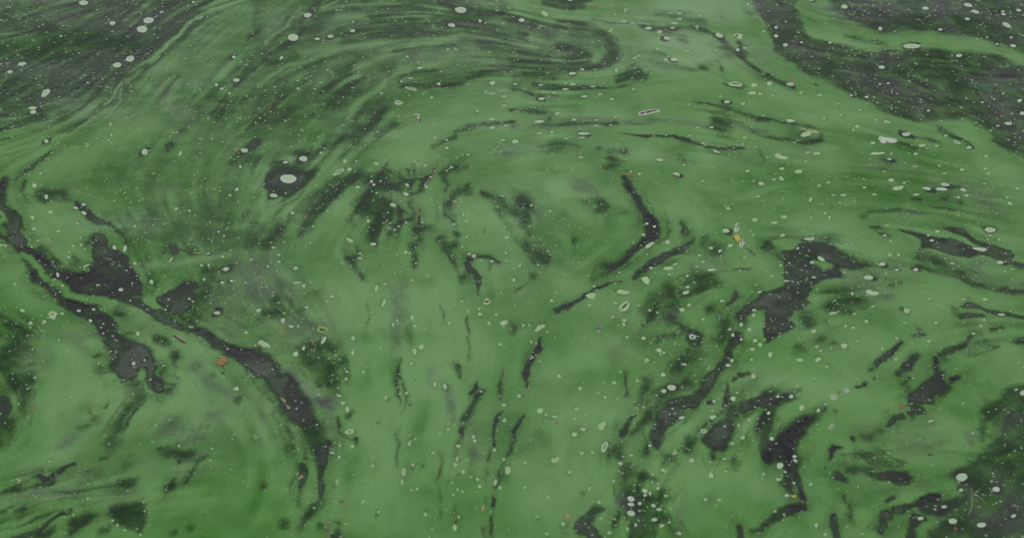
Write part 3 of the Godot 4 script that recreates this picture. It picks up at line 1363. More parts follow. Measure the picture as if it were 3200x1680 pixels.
	read_strokes("J", """
P 80 350 60 100 500 100
P 80 700 100 200 1000 150
P 850 650 200 900 500 250 1000 800 250 1450 350 200 1300 100 200 850 1200 250
P 1650 730 80 1450 850 120
G 150 600 200 100 780 250 50 920 200 80 1150 250
G 750 780 200 720 850 150
G 1200 700 250 1300 400 200
G 1600 1050 250 1300 1000 200
G 1880 1310 60 1900 480 160
G 1000 60 160 800 200 100
V 30 420 60 60 450 40
V 1700 750 100 1350 100 60
D 260 670 90
D 110 960 60
D 450 60 150 550 120 180 600 60 140
D 640 180 80 680 130 50 600 210 100
D 480 200 60
K -20 -20 130 60 60 150 130 140 150 220 220 160 290 330 200 330 420 170 380 490 130
k 420 560 120 470 600 110
W 300 300 120 330 430 120 260 220 80
V 400 430 50 370 350 60
K 540 640 70
k 490 560 16 440 480 24 410 430 30
D 430 600 160 470 680 120
k 350 620 36 370 690 24 365 760 36
K 345 830 70 340 910 80 330 980 50
k 330 1020 40 320 1060 50 300 1130 24
K 480 690 80 490 780 80 500 880 64 500 970 54 490 1060 40
k 470 1110 80 400 1190 70 350 1240 44 320 1290 44
g 420 780 30 400 900 50
k 1080 0 10 1080 100 12 1110 170 16 1120 270 16 1110 330 12 1080 420 10
k 1060 170 8 1065 350 8
D 1110 520 36 1080 590 24 1060 680 20 1055 800 12
K 1650 160 10 1645 195 34 1640 225 34 1630 240 20
k 1690 240 36 1660 310 30 1630 380 36 1590 450 36
K 1570 530 24 1555 570 28 1550 610 14
k 1545 650 14 1540 720 20 1550 760 10
K 1850 380 18 1830 410 34 1810 450 44 1790 490 24 1790 540 18 1780 600 18 1770 660 20
k 1760 700 20 1755 760 24
k 1755 830 46 1745 880 34 1750 960 16
k 1745 1050 12 1730 1100 8
k 1931 590 40 1900 660 32 1885 720 16 1870 820 34 1850 900 34 1820 960 20
K 1810 1050 26 1795 1110 22
k 1790 1200 12 1790 1352 12
k 1420 750 30 1415 820 22 1390 920 24 1385 1000 14 1380 1120 8 1375 1220 6
k 1540 50 24 1540 120 12
k 1860 40 8 1850 150 14 1830 210 30 1835 290 8
k 590 440 14 595 500 12 610 545 10 660 575 10 720 590 10 750 605 24 760 660 8
D 690 420 50
D 930 490 20
k 1485 1110 16 1485 1170 12
k 1490 1230 20
K 530 1300 24
K 600 1330 80 640 1380 80
k 590 1220 12 640 1220 12
D 480 1270 40
D 200 1260 60
k 1720 1300 20 1735 1352 24
D 890 1200 14 910 1140 10
k 1270 800 16
""")
	read_strokes("K", """
G 0 450 120 250 470 120 450 560 180
G 500 700 120 700 740 120
G 550 130 200 700 100 250 850 120 160
G 950 620 160 900 700 160
G 1850 230 100
G 1700 930 120
P 300 60 200 700 30 100
P 100 800 200 400 900 250 350 440 100 750 430 150
P 1300 550 160 1200 620 120 1100 850 200 1700 900 200 1500 450 100
P 200 1050 200
M 1550 1100 100
V 860 900 100
K 170 0 20 130 60 36 105 110 44 100 140 20 98 190 14
K 0 540 30 40 480 24 80 420 12
K 940 410 30 890 470 36 850 520 44 820 560 44
k 800 620 80 790 690 80 800 750 60
k 830 820 90 850 880 100
V 840 860 80
D 1100 440 60 1020 470 60 950 510 50 880 550 40
D 1040 410 80
K 1640 0 40 1560 60 60 1500 130 70 1450 200 80 1400 260 80 1340 320 110 1250 340 90 1180 370 90 1140 420 60
K 1220 430 100 1150 480 110 1110 540 130 1090 600 120 1090 660 80 1110 690 40
W 1110 500 90 1100 580 80
k 1290 20 90 1240 100 80 1200 160 60 1180 190 40
k 1300 180 80 1200 240 80 1130 280 60 1100 330 80
D 1020 150 40 1030 220 50 1000 280 50 970 320 50
K 1790 110 24 1720 120 40 1680 150 30
K 1630 200 34 1620 260 46 1620 320 56 1600 360 40
k 1590 420 36
K 1490 325 44 1440 335 20
K 1960 310 90 1860 330 70 1780 370 80 1700 410 110 1660 460 110 1630 530 110 1560 590 110 1510 640 120 1500 680 60 1480 740 24
K 1570 660 70
k 1900 250 60
K 1931 480 110 1910 560 90 1931 640 130 1940 720 120
D 1350 620 60 1340 690 90
k 1200 740 60 1150 740 60
k 1010 715 40
k 1010 890 80 1070 910 60
D 1680 790 80 1675 840 40
D 970 980 60
D 880 1010 120 930 1120 150 1000 1220 170 960 1352 160
D 1100 1080 90 1200 1040 100
D 1150 1200 130 1200 1330 120
V 1250 1120 90 1270 1300 80
V 1230 1000 110
k 1000 1060 80 1050 1060 60
k 950 1150 60 950 1250 90 900 1330 60
k 800 1190 30 780 1260 50
W 840 1100 100
S 1150 1150 60
S 1000 1160 50
g 830 1250 50 840 1330 70
K 690 1165 36 620 1180 76 580 1230 110 540 1270 110 600 1310 90 640 1352 60 660 1400 60
K 1720 1300 50 1720 1400 60
k 1820 1330 40 1900 1310 40
k 510 1030 24
k 870 100 12 870 260 20
D 1150 780 40
""")
	read_strokes("L", """
P 200 150 250 600 300 250 600 100 200 750 400 200 1450 500 200 1450 640 200 1350 780 150 450 650 150
P 600 1150 120 300 1180 150
P 1100 1000 150 1200 980 100
G 80 470 60
G 1650 180 100 1800 170 80 1600 220 60 1450 120 80
G 1000 540 200 1150 520 120
G 1300 350 80 1450 410 90 1580 420 60
G 1100 715 40 1350 710 30 1500 740 30
G 1300 900 120 1350 960 80
G 400 790 100 500 1000 200 400 1050 200 900 960 150
V 1000 600 200 1200 600 200
V 760 560 150
V 430 400 40
V 1280 1230 160 1400 1180 100
V 1500 560 80 1520 620 80
M 720 1100 100
M 800 720 200
K -20 330 90 60 300 70 140 280 50 180 275 30
D 20 430 100 10 530 60
K 380 440 40 300 460 70 240 500 100 180 570 130 130 640 130
K 60 680 140 150 720 180
K 180 800 110 160 860 100 150 930 60
K 220 850 60 220 950 40 230 1040 50
K 230 1110 60 150 1130 90 80 1160 80 20 1220 60 -30 1270 50
k 110 930 50 150 1000 40
W 0 660 80 60 700 80
K 900 0 26 860 30 36 830 60 20
k 790 80 24 760 100 16
K 1100 0 36 1060 50 56 1000 100 46 960 125 24
K 750 185 12 670 205 8
k 820 160 14
k 1040 140 16 1020 200 24
K 1250 10 40 1250 80 40
K 1290 130 90 1260 190 120 1210 230 120 1310 230 60 1370 210 16
K 1160 290 90 1110 310 70 1210 310 90 1260 300 24
K 1120 370 60 1160 390 50 1080 410 50
K 1000 430 50 950 450 50
K 930 480 44 900 510 36
k 850 555 40 780 590 50 710 580 24
k 1060 240 40
K 1440 140 20 1390 155 24
k 1490 40 30
k 1320 20 40
k 1090 430 16 1100 460 10
K 640 590 36
K 540 650 16 490 660 36 470 700 40 460 750 24
K 425 810 26
D 380 430 10 450 390 20 
k 520 410 16
K 540 900 90 560 920 60
k 600 860 50 680 840 60 760 850 60
K 830 880 60 900 880 90 960 880 130 1030 880 110 1080 890 50
D 680 700 100 850 750 100 760 760 80
k 580 1050 24 600 1100 16
K 940 1060 60 900 1080 40
K 500 1220 60 500 1290 60 510 1400 50
k 640 1220 50 650 1250 40
k 640 1120 8 650 1200 12
K 860 1180 60 900 1180 70
K 870 1240 60
K 840 1290 40
K 960 1150 40 1030 1160 40 1100 1140 40
K 1200 1080 70 1280 1060 70
K 1180 1140 100 1280 1130 120 1390 1090 70 1500 1040 60
K 1110 1210 60 1090 1290 90 1090 1400 90
k* 2400 120 2560 260 2500 480 2720 640 2560 900 2700 1150 2600 1500 1300 1500 1200 1300 1350 1200 1400 1100 1500 1050 1420 900 1560 820 1600 700 1640 620 1700 560 1850 450 2100 420
D* 2400 120 2560 260 2500 480 1850 430 1640 480 1600 600 1610 400 1600 350 1640 310 1740 290 1800 220
D 1650 950 300 1850 800 200 1750 1200 300 1500 1300 200
M 1600 1050 150 1850 950 120
W 1700 900 140 1850 1150 200 1600 1250 120
W 1850 420 120 1760 500 70
V 1560 320 40 1620 290 40 1700 300 40
S 1640 500 60 1680 580 40 1720 480 40 1830 400 40 1931 370 40
S 1931 690 30 1750 720 40 1600 750 30 1450 740 20
S 1650 880 100
V 1450 1320 140 1700 1080 140 1931 880 120
S 1560 1230 60 1760 1010 60 1931 840 50
V 1650 1350 100 1931 1120 100
V 1600 1100 200 1800 950 160
W 1500 1000 100 1620 1150 160 1850 1300 160
S 1580 1090 120 1680 1060 80
S 1440 1170 60
k 1460 890 120
k 1540 830 60
""")


func survey_pads() -> void:
	read_pads("A", "o 632 28 66 34 0; o 322 -2 66 26 0; o 1121 157 78 44 5; o 1074 227 78 50 0; o 849 180 46 26 10; o 982 443 64 42 15; o 885 489 64 36 5; o 164 477 66 26 12; o 75 541 44 22 8; o 346 703 80 40 38; o 249 822 58 24 3; o 253 853 46 26 5; o 352 1072 34 26 -10; o 1092 1147 50 44 15; o 1846 1143 54 32 0; o 1782 602 50 26 0; o 1766 440 32 18 0; o 1458 8 28 14 0; b 1632 636 26 20 30; b 1672 663 36 14 5; b 1730 695 20 16 0; b 842 1025 20 22 0; b 820 1063 18 12 0; b 836 945 24 14 10; b 1220 85 30 12 30; b 307 1308 24 14 0; b 1435 178 16 12 0; l 1505 138 60 16 25; b 663 622 18 12 0; b 1360 1160 20 40 -30; b 460 276 18 14 0; b 1600 1050 18 14 20; b 1815 1265 18 24 0")
	read_pads("B", "o 389 114 60 32 3; o 281 289 80 48 5; o 463 293 40 18 0; o 562 272 50 22 3; o 729 229 38 20 10; o 1545 77 90 42 -3; o 1476 186 54 26 -8; o 1690 155 26 20 -20; b 732 160 18 12 0; b 1237 520 40 16 10; b 1142 437 26 12 10; b 1166 597 40 10 -5; b 1098 619 26 12 5; b 948 703 28 12 0; b 1508 385 28 10 0; b 1448 380 20 10 0; o 224 1238 38 18 0; o 359 1212 64 36 -3; o 245 1356 121 62 0; o 134 1475 56 28 -3; b 1783 632 46 28 0; b 1870 722 30 14 0; b 1872 788 40 14 3; b 1670 830 28 14 10; b 1780 890 44 18 0; b 1782 960 46 20 5; b 1885 940 30 12 0; b 1324 738 26 14 10; b 1380 640 30 18 -20; b 1348 1040 26 12 0; b 1440 1118 28 18 0; b 1440 1058 22 12 0; b 1601 1167 30 12 0; b 1862 1058 40 12 0; b 1275 1248 26 18 0; b 905 1240 36 16 0; b 672 1228 26 30 20; b 705 1285 34 26 10; l 625 1303 92 30 25; b 758 1226 20 12 0; b 1218 1240 16 24 0; l 1170 674 100 18 -12; l 1762 700 84 16 -5; l 193 440 32 18 35; b 316 658 26 12 0; b 1335 197 18 9 0; b 270 1116 20 10 0; b 492 1165 24 14 0; l 1075 775 60 34 -5")
	read_pads("splash", "b 690 558 86 44 -30; b 670 712 110 46 -22; b 440 893 106 60 -15; b 1020 580 60 80 30; b 1004 212 56 48 20; b 145 193 84 42 0; b 1465 244 50 30 15; b 1390 305 40 26 0; b 105 552 60 38 0; b 65 495 52 40 -20; b 218 492 44 24 0; b 955 1195 40 30 0; b 545 1255 44 26 -15; b 670 1190 36 30 20; b 1120 808 50 24 -15; b 870 195 30 44 0; b 828 150 42 24 15; b 1670 1062 36 40 -20; b 510 264 40 24 -20; b 1640 856 36 24 0; b 1510 1228 56 28 15; b 5 1160 60 50 20; b 470 1315 44 28 0; b 70 664 26 20 0; b 150 690 32 22 0")
	read_pads("C", "o 73 150 46 26 0; c 250 104 54 36 -30; o 438 6 44 18 0; b 860 68 32 12 0; b 855 84 28 10 0; b 848 156 44 14 0; b 910 172 24 10 0; o 455 560 52 22 5; b 530 529 30 12 0; b 1113 236 40 20 0; o 1170 284 54 24 -5; b 1226 172 54 16 0; b 1264 101 34 14 0; b 1264 143 40 14 0; b 1210 206 34 12 0; b 1395 200 28 12 5; o 1564 266 62 30 -18; b 1703 378 26 22 0; o 1222 459 54 24 -3; b 1158 460 34 18 -20; b 1097 367 26 16 0; b 1328 386 36 12 0; b 925 440 40 14 25; b 955 424 26 12 20; b 785 540 20 30 30; l 745 222 42 22 35; l 1684 642 104 36 -5; b 1826 647 54 26 0; b 1810 706 60 22 0; b 1872 711 36 16 0; b 1030 208 50 20 0; o 1622 770 48 20 0; b 1744 783 38 16 0; b 1571 730 30 12 0; b 752 748 34 16 0; o 222 738 50 18 0; b 548 724 50 14 0; b 404 672 46 14 0; b 610 655 40 10 0; b 458 638 46 14 0; b 217 641 36 10 0; b 406 630 24 10 0; b 25 637 36 12 0; b 318 695 30 12 0; b 342 851 36 16 10; b 208 912 68 20 2; b 470 900 36 14 0; b 778 880 30 12 0; b 637 904 34 10 5; o 540 1009 90 20 -2; b 527 1040 44 10 0; b 298 1025 34 12 0; b 207 1004 40 14 5; b 408 1046 34 8 0; b 25 1069 56 26 5; b 1112 1212 56 22 -10; b 520 1196 38 14 0; b 1294 1253 26 14 0; o 1240 1322 56 22 -15; b 1775 1296 28 20 0; b 1540 1140 60 14 -20; b 1755 1030 36 14 0; b 1742 1080 28 10 0; b 1340 1022 24 10 0; b 1442 1077 26 14 0; b 1757 363 36 12 0; b 1530 385 22 12 0; b 1780 38 22 14 0; b 1190 96 22 10 0; b 916 677 26 16 0; b 664 710 34 12 0; b 1414 123 26 10 0; b 1898 238 22 14 0; b 780 105 22 10 0; b 300 995 24 20 0; b 960 1325 28 16 0; b 895 1307 30 12 0; b 1400 957 30 12 0; b 1505 958 34 12 0; b 640 950 30 8 0; b 745 944 26 8 0")
	read_pads("winged", "h 1530 720 640 360 -8")
	read_pads("D", "o 325 5 36 18 0; o 576 54 48 28 -15; o 1187 64 50 24 -3; o 1510 39 64 26 -12; o 1563 93 60 22 -20; o 1501 151 40 18 -5; o 1771 88 30 12 0; o 1776 109 34 18 0; o 1890 80 38 18 -10; o 1798 196 70 30 -25; o 1299 229 34 18 0; o 847 217 32 26 0; o 60 211 26 20 0; o 61 269 32 22 0; o 132 333 38 22 0; o 468 314 28 16 0; o 254 312 20 12 0; o 1085 347 136 34 0; o 1440 422 46 22 0; o 858 505 48 24 -5; o 1846 355 46 20 -8; o 1725 342 24 12 0; o 1832 294 24 14 0; o 743 738 34 16 -5; o 628 723 26 12 0; o 843 637 22 10 0; o 907 631 26 12 0; o 1208 845 28 14 0; o 1897 762 36 22 10; o 1918 859 40 24 0; o 1811 935 58 22 -5; o 1732 954 28 12 0; o 1614 780 24 12 0; o 1705 755 20 10 0; b 168 637 56 26 -5; b 10 634 40 30 0; b 248 700 26 14 0; b 388 719 42 14 0; b 170 906 64 22 -8; b 896 923 52 20 -10; b 672 949 36 18 0; b 643 976 24 12 0; o 1041 1013 64 26 -3; b 792 1075 40 16 -5; b 1163 1097 56 20 0; b 1272 1100 32 16 0; o 1517 1112 42 20 0; l 1425 1073 56 24 -20; b 1113 1162 30 20 0; c 825 1157 110 24 3; b 928 1162 22 12 0; o 915 1205 36 14 -5; b 370 1153 56 20 0; c 98 1180 110 36 -15; b 285 1218 20 12 0; b 104 1276 40 20 0; b 230 1300 60 28 5; b 95 1346 30 14 0; b 1648 1172 34 18 0; b 1638 1267 34 18 0; b 1464 1277 34 18 0; b 1665 1304 28 16 0; b 1330 1307 38 12 10; b 1107 1259 36 10 0; b 1292 1250 22 12 0; b 875 1300 22 10 0; b 1342 1025 28 14 0; b 423 890 30 14 0; b 550 870 26 12 0; b 690 837 30 12 0; b 39 722 24 12 0; b 814 908 30 10 0; b 68 46 14 8 0; b 134 168 16 10 0; b 1650 290 20 8 0; b 1680 990 20 10 0; b 1465 903 20 10 0; b 300 1145 34 16 0")
	read_pads("loop", "b 375 355 310 140 8; b 480 260 170 84 0")
	read_pads("E", "b 260 47 36 32 0; b 318 38 16 10 0; b 350 130 24 34 0; b 380 245 36 22 0; b 245 288 30 24 0; b 255 374 36 18 0; b 441 396 30 16 0; b 583 335 26 12 0; b 629 183 30 22 0; b 570 208 44 16 -10; b 632 247 40 24 -35; b 609 448 20 12 0; b 557 512 20 14 0; b 614 503 14 20 0; b 287 467 26 10 0; b 367 461 26 10 0; b 521 598 26 14 0; b 12 502 36 14 -10; b 43 508 26 16 0; b 865 524 26 34 20; b 945 535 24 50 -20; b 1018 643 20 24 0; b 1145 785 30 30 0; b 1328 217 26 20 0; b 1430 233 22 14 0; b 1787 77 32 20 25; b 1018 355 22 16 0; b 1737 120 18 16 0; b 1648 400 18 14 0; b 1690 430 16 14 0; o 915 845 36 24 0; o 708 988 28 16 0; o 1706 685 48 26 12; o 1749 775 30 20 0; o 1680 789 30 18 0; o 1639 1010 50 24 5; b 1522 659 26 16 0; b 1577 655 18 16 0; b 1682 590 28 14 0; b 1897 608 26 10 0; b 1542 765 20 22 0; b 170 992 36 22 -10; b 112 790 16 20 0; b 232 1087 34 24 -15; b 337 1077 30 24 -20; h 400 1030 70 60 0; b 683 1070 28 20 -30; b 597 998 34 16 0; b 473 804 22 16 0; b 394 802 14 10 0; b 470 1018 30 16 0; b 443 1212 18 18 0; b 1040 1162 26 30 30; b 1855 1152 24 18 0; b 437 725 22 34 20; b 742 808 34 8 0; b 240 515 16 14 0; b 655 660 60 10 25; b 1430 912 22 14 0")
	read_pads("F", "b 768 60 34 18 -10; b 276 252 26 24 20; b 707 452 56 24 -30; o 885 483 50 22 -5; b 785 557 28 12 0; b 785 595 40 14 -15; b 300 676 34 26 0; b 174 626 28 16 0; b 132 513 30 14 10; b 172 570 30 12 0; b 310 788 66 12 5; b 360 814 26 18 0; b 910 830 26 60 -15; b 972 797 26 14 0; b 965 940 26 60 -25; b 578 890 30 18 0; b 383 968 30 16 0; b 1130 550 26 22 0; b 1160 555 14 16 0; b 1588 312 24 20 0; b 1562 262 20 12 0; b 1645 585 34 20 10; b 1780 625 30 16 0; b 1607 568 26 14 0; b 1590 433 22 16 0; b 1892 437 34 18 0; b 1494 333 26 12 0; r 1742 933 58 44 10; b 1687 1028 26 26 0; b 1685 990 16 26 0; b 1602 1012 18 28 0; b 1813 1032 24 18 0; b 1758 1097 28 24 0; b 1870 1093 66 36 20; b 1178 1055 22 40 0; b 1196 1118 26 18 0; b 1456 1100 24 24 0; b 1248 1272 42 40 0; b 1197 1305 28 50 20; b 733 1208 28 34 0; b 730 1314 22 34 0; b 1035 1107 16 34 -30; b 205 1065 24 40 -25; h 60 1240 104 40 -28; b 512 1218 24 64 -32; b 265 1110 40 18 -25; b 300 1317 36 40 -20; b 360 1275 20 30 -20; b 1175 770 26 14 0; b 1843 1250 24 16 0; b 1550 930 30 14 20; b 1888 562 20 14 0; b 1886 622 18 14 0; b 20 990 40 20 10; b 90 662 20 14 0; b 1065 1075 20 20 0; b 1555 510 18 12 0")
	read_pads("G", "o 1615 382 54 30 -10; b 1647 496 40 22 0; b 1569 536 32 18 10; b 1502 513 36 18 0; b 1833 304 44 28 0; b 1630 218 36 18 0; b 1437 20 30 14 0; b 1878 40 44 26 0; b 1855 133 40 14 10; b 1173 468 42 26 0; b 1037 492 80 28 30; b 1048 665 32 16 0; b 1180 667 80 26 7; b 1228 637 34 14 20; b 1507 680 70 18 3; b 1322 727 26 16 0; b 1396 654 28 12 0; b 1413 567 26 12 0; b 1440 617 24 12 0; b 810 702 20 12 0; b 1185 716 24 14 0; h 1010 760 72 46 -30; c 838 850 100 36 -5; h 597 882 80 40 5; l 848 965 96 64 45; b 848 1070 36 20 0; b 842 1098 26 26 0; c 1325 812 34 18 0; b 1282 991 40 30 0; b 1337 953 34 18 20; b 1038 994 22 18 0; b 1095 1012 24 12 0; r 1360 1198 54 38 -15; b 1312 855 50 24 15; b 782 938 30 14 0; b 585 955 30 12 0; b 298 921 26 20 0; b 620 808 24 14 0; h 210 1128 84 36 28; b 86 1110 20 24 0; b 130 1108 16 16 0; b 1727 1110 26 30 0; b 1788 1148 32 24 0; b 1822 1040 30 20 0; b 1825 1000 36 14 0; b 1834 1228 34 22 0; b 1870 1258 34 24 -30; b 1727 1220 20 20 0; b 1812 1290 40 22 0; b 1665 1187 24 24 0; b 1868 855 36 16 10; b 1754 589 22 14 0; b 1818 416 26 12 0; b 1440 1068 30 16 -20; b 992 1202 34 26 0; b 866 1195 26 14 0; b 1110 1293 40 30 -20; b 1145 1310 26 20 0; b 146 1232 18 16 0; b 285 243 22 12 0; b 148 200 18 12 0; b 273 548 18 12 0; b 197 652 18 14 0; b 58 660 24 20 0; b 760 1045 24 14 0; b 15 768 24 24 0; b 1018 328 26 16 0; b 1075 350 24 18 0; b 993 413 28 16 20; b 1580 925 22 20 0; b 1640 1145 30 14 0")
	read_pads("H", "b 110 422 40 18 15; b 310 453 84 18 -2; b 400 598 60 26 -25; b 333 626 34 18 0; o 862 636 50 26 0; o 973 677 32 16 0; o 1116 674 40 22 0; o 758 740 76 32 -3; b 345 741 30 12 0; b 575 699 24 10 0; b 1236 463 32 16 0; b 1209 427 26 12 0; b 1276 399 40 20 0; o 1675 386 82 36 -3; h 1600 522 100 28 -8; o 1753 622 50 26 0; o 1762 1016 56 16 -4; b 1393 628 26 12 0; b 1340 592 16 10 0; o 1335 44 70 22 -5; b 1307 80 84 24 -3; o 1197 77 64 22 -8; b 1472 82 48 22 -15; b 1497 128 38 14 0; b 1432 143 28 14 0; b 1823 186 42 20 -20; b 1804 138 28 12 0; b 1880 67 26 14 0; b 1635 29 28 12 0; b 1116 123 52 14 3; c 980 73 86 36 10; b 927 14 44 24 0; b 800 124 40 14 0; b 566 130 42 16 0; b 492 130 32 12 0; b 1026 34 26 14 0; b 726 72 30 14 0; l 385 56 36 20 0; b 454 34 30 14 0; b 120 287 46 26 0; b 48 328 52 18 0; b 430 262 26 18 0; b 463 294 22 20 -30; b 106 8 32 18 0; b 43 8 30 14 0; c 785 857 104 38 -10; c 1045 993 48 40 0; b 1640 900 40 18 -10; b 1216 904 26 12 0; b 1266 1084 30 18 0; b 1035 1090 16 14 0; b 740 1083 26 24 0; b 1607 1103 26 18 0; b 1550 1164 26 16 0; b 1632 1057 28 14 0; b 969 1203 32 16 0; b 1212 1224 32 18 0; h 573 1265 44 40 0; b 367 1272 30 18 0; b 397 1303 28 12 0; b 862 1283 24 16 0; b 640 1130 32 16 0; b 583 1120 22 16 0; b 487 1024 60 18 8; b 650 1028 24 16 0; b 787 970 22 14 0; h 340 1160 46 24 10; b 15 1330 34 40 0; b 895 357 44 10 0; b 635 868 22 22 0; b 1673 425 24 14 0; b 1742 453 22 12 0; b 1788 690 22 12 0; b 1845 673 28 12 0; b 1480 898 34 10 0; b 140 768 46 12 0; b 918 567 30 24 -30; b 985 567 26 22 -20; b 225 520 26 14 20; b 320 160 24 40 -30")
	read_pads("I", "b 264 148 18 16 0; b 533 296 14 16 0; b 1352 665 20 18 0; b 1600 693 16 14 0; b 662 1059 18 18 0; b 374 780 20 12 0; b 850 1222 22 14 0; b 885 1258 22 16 0; b 940 1293 24 14 0; h 1782 220 42 30 0; b 1007 30 26 26 0; b 1090 5 20 14 0; b 1060 1330 20 16 0")
	read_pads("J", "b 1172 40 26 22 0; b 810 102 20 18 0; b 678 152 22 20 0; b 687 97 24 14 0; b 690 385 30 40 10; b 655 335 26 24 0; r 707 560 70 38 10; b 728 676 30 24 0; b 630 757 24 22 0; b 882 820 24 22 0; l 1115 863 60 34 82; b 1103 940 18 40 0; b 1160 645 20 44 -10; b 1347 190 24 36 -20; b 1425 205 26 40 15; b 1525 662 34 26 0; b 1503 806 24 34 0; b 1518 760 18 40 -10; b 1183 810 22 20 0; b 1563 857 24 30 0; h 1900 850 40 64 5; b 1805 940 24 50 -20; b 1670 915 22 22 0; b 1686 970 26 26 0; b 1500 1276 34 44 0; b 1278 1177 22 30 -30; b 1215 987 22 20 0; b 1173 998 20 14 0; b 1522 990 18 22 0; b 1558 1008 18 16 0; b 808 1085 40 14 35; b 1450 535 22 18 0; b 925 1162 24 20 0; b 1870 340 30 22 0; b 1870 763 26 18 0; b 1800 690 24 22 0; l 614 940 40 22 80; b 1135 257 26 20 0; b 1650 622 22 26 0; b 1640 590 20 30 -30; b 1388 565 18 18 0; b 1337 715 24 16 0; b 1875 460 26 30 -30; l 980 292 34 18 70; b 1480 942 16 18 0; b 1490 1030 18 16 0; b 1840 980 20 26 20; b 1530 1195 20 24 0; b 635 670 18 18 0; b 575 725 40 14 -15; b 625 278 40 16 -20")
	read_pads("K", "b 1018 10 36 24 0; b 772 174 28 26 0; b 945 160 24 22 0; b 514 213 30 24 0; b 357 122 34 24 0; b 53 273 34 24 10; b 703 283 24 22 0; b 650 246 16 16 0; b 212 385 46 40 10; b 320 431 38 20 0; b 258 414 22 18 0; b 470 450 26 14 0; b 488 370 34 20 0; b 538 533 40 26 0; b 472 573 42 32 0; h 680 505 80 46 62; l 697 672 86 46 65; c 325 768 64 44 25; b 527 720 26 24 0; b 604 716 26 20 0; b 818 800 32 26 0; b 1138 851 30 22 0; b 900 737 26 16 0; b 1355 775 34 34 20; b 1500 888 38 38 0; b 1508 849 26 12 0; b 1740 600 36 24 0; b 1602 763 28 14 0; b 1610 858 26 14 0; o 1205 215 66 40 -8; o 1146 240 38 30 -5; r 1445 555 48 32 -20; b 1515 443 50 30 15; b 1280 448 46 20 15; b 1820 137 36 34 0; b 1668 303 40 34 0; b 1523 321 26 24 0; b 1630 55 40 20 0; b 1658 20 26 26 0; b 1303 45 28 16 0; b 1808 14 22 22 0; o 896 1070 52 38 -15; o 897 1112 50 26 -5; o 963 1105 28 24 0; b 1000 1008 44 28 -25; b 1003 1042 30 18 0; b 1040 1030 20 26 0; b 1066 1122 34 26 -15; b 1107 1152 40 22 0; o 897 1180 60 42 -10; o 1072 1231 46 24 -3; b 1128 1277 44 22 15; b 1160 1047 30 14 0; b 1100 990 26 18 0; b 1458 1075 30 20 0; b 1563 1077 32 16 0; b 273 1054 28 16 0; b 97 977 22 18 0; b 657 1092 26 22 0; b 98 790 20 18 0; b 385 1260 30 26 0; b 186 1202 22 14 0; b 262 1333 26 18 0; b 1185 1250 24 16 0; b 1260 1335 30 24 0; b 932 1270 20 26 0; b 735 1328 30 22 0; b 670 1217 22 14 0; b 1057 940 16 16 0; b 766 932 22 18 0; b 433 861 24 18 0; b 1664 646 22 20 0; b 1710 506 22 20 0; b 1603 515 18 14 0; b 1790 465 24 18 0; b 1140 118 36 30 0; l 585 988 34 14 60; b 1897 875 22 20 0; b 1220 725 22 14 0; b 1040 660 24 18 0; b 870 1300 20 24 0")
	read_pads("L", "o 1462 895 86 58 10; o 1720 990 56 38 -8; o 1455 994 32 22 0; o 1393 1232 62 40 0; o 1609 1261 68 34 3; o 1850 1194 40 24 15; o 1326 1123 44 18 0; o 1149 1212 44 24 3; b 90 808 50 44 0; b 80 914 44 22 0; b 200 737 28 22 0; b 206 767 34 20 -30; b 28 605 34 28 0; b 175 286 34 28 0; b 72 290 30 14 0; b 238 18 50 24 0; b 375 15 50 30 15; b 445 66 24 18 0; b 253 372 44 40 40; b 380 390 28 28 0; b 432 341 32 12 0; b 140 1040 36 22 0; b 363 1267 26 34 0; b 430 1335 30 22 0; b 322 950 22 22 0; b 1228 463 44 20 10; b 1547 556 26 14 0; o 1920 265 40 36 0; b 1872 240 30 10 20; b 963 10 30 20 20; b 195 940 22 18 0; b 130 855 24 16 -20; b 5 412 26 24 0; b 52 1165 22 14 0; b 1095 150 18 10 0; b 680 970 14 18 0")


func read_pads(s: String, text: String) -> void:
	for e in text.split(";"):
		var t := e.strip_edges().split(" ", false)
		var q := sheet(s, float(t[1]), float(t[2]))
		var k: float = frames[s][2]
		pads.append({"shape": t[0], "q": q, "w": float(t[3]) / k, "h": float(t[4]) / k, "turn": deg_to_rad(float(t[5]))})


func open_gaps_round_pads() -> void:
	for p in pads:
		var u := unit_at(p.q.y)
		var ax := Vector2(cos(p.turn), -sin(p.turn))
		var major: float = p.w
		var minor: float = p.h
		if p.h > p.w:
			ax = Vector2(-ax.y, ax.x)
			major = p.h
			minor = p.w
		var half := (major - minor) * 0.5
		var a: Vector2 = p.q - ax * half
		var c: Vector2 = p.q + ax * half
		var extra := 4.0 if p.shape == "o" else 2.2
		var r := (minor * 0.5 * 1.04 + extra) * u
		add_stroke("m" if p.shape == "o" else "n", PackedVector2Array([ground(a.x, a.y), ground(c.x, c.y)]), PackedFloat32Array([r, r]), squash_at(p.q.y), false)


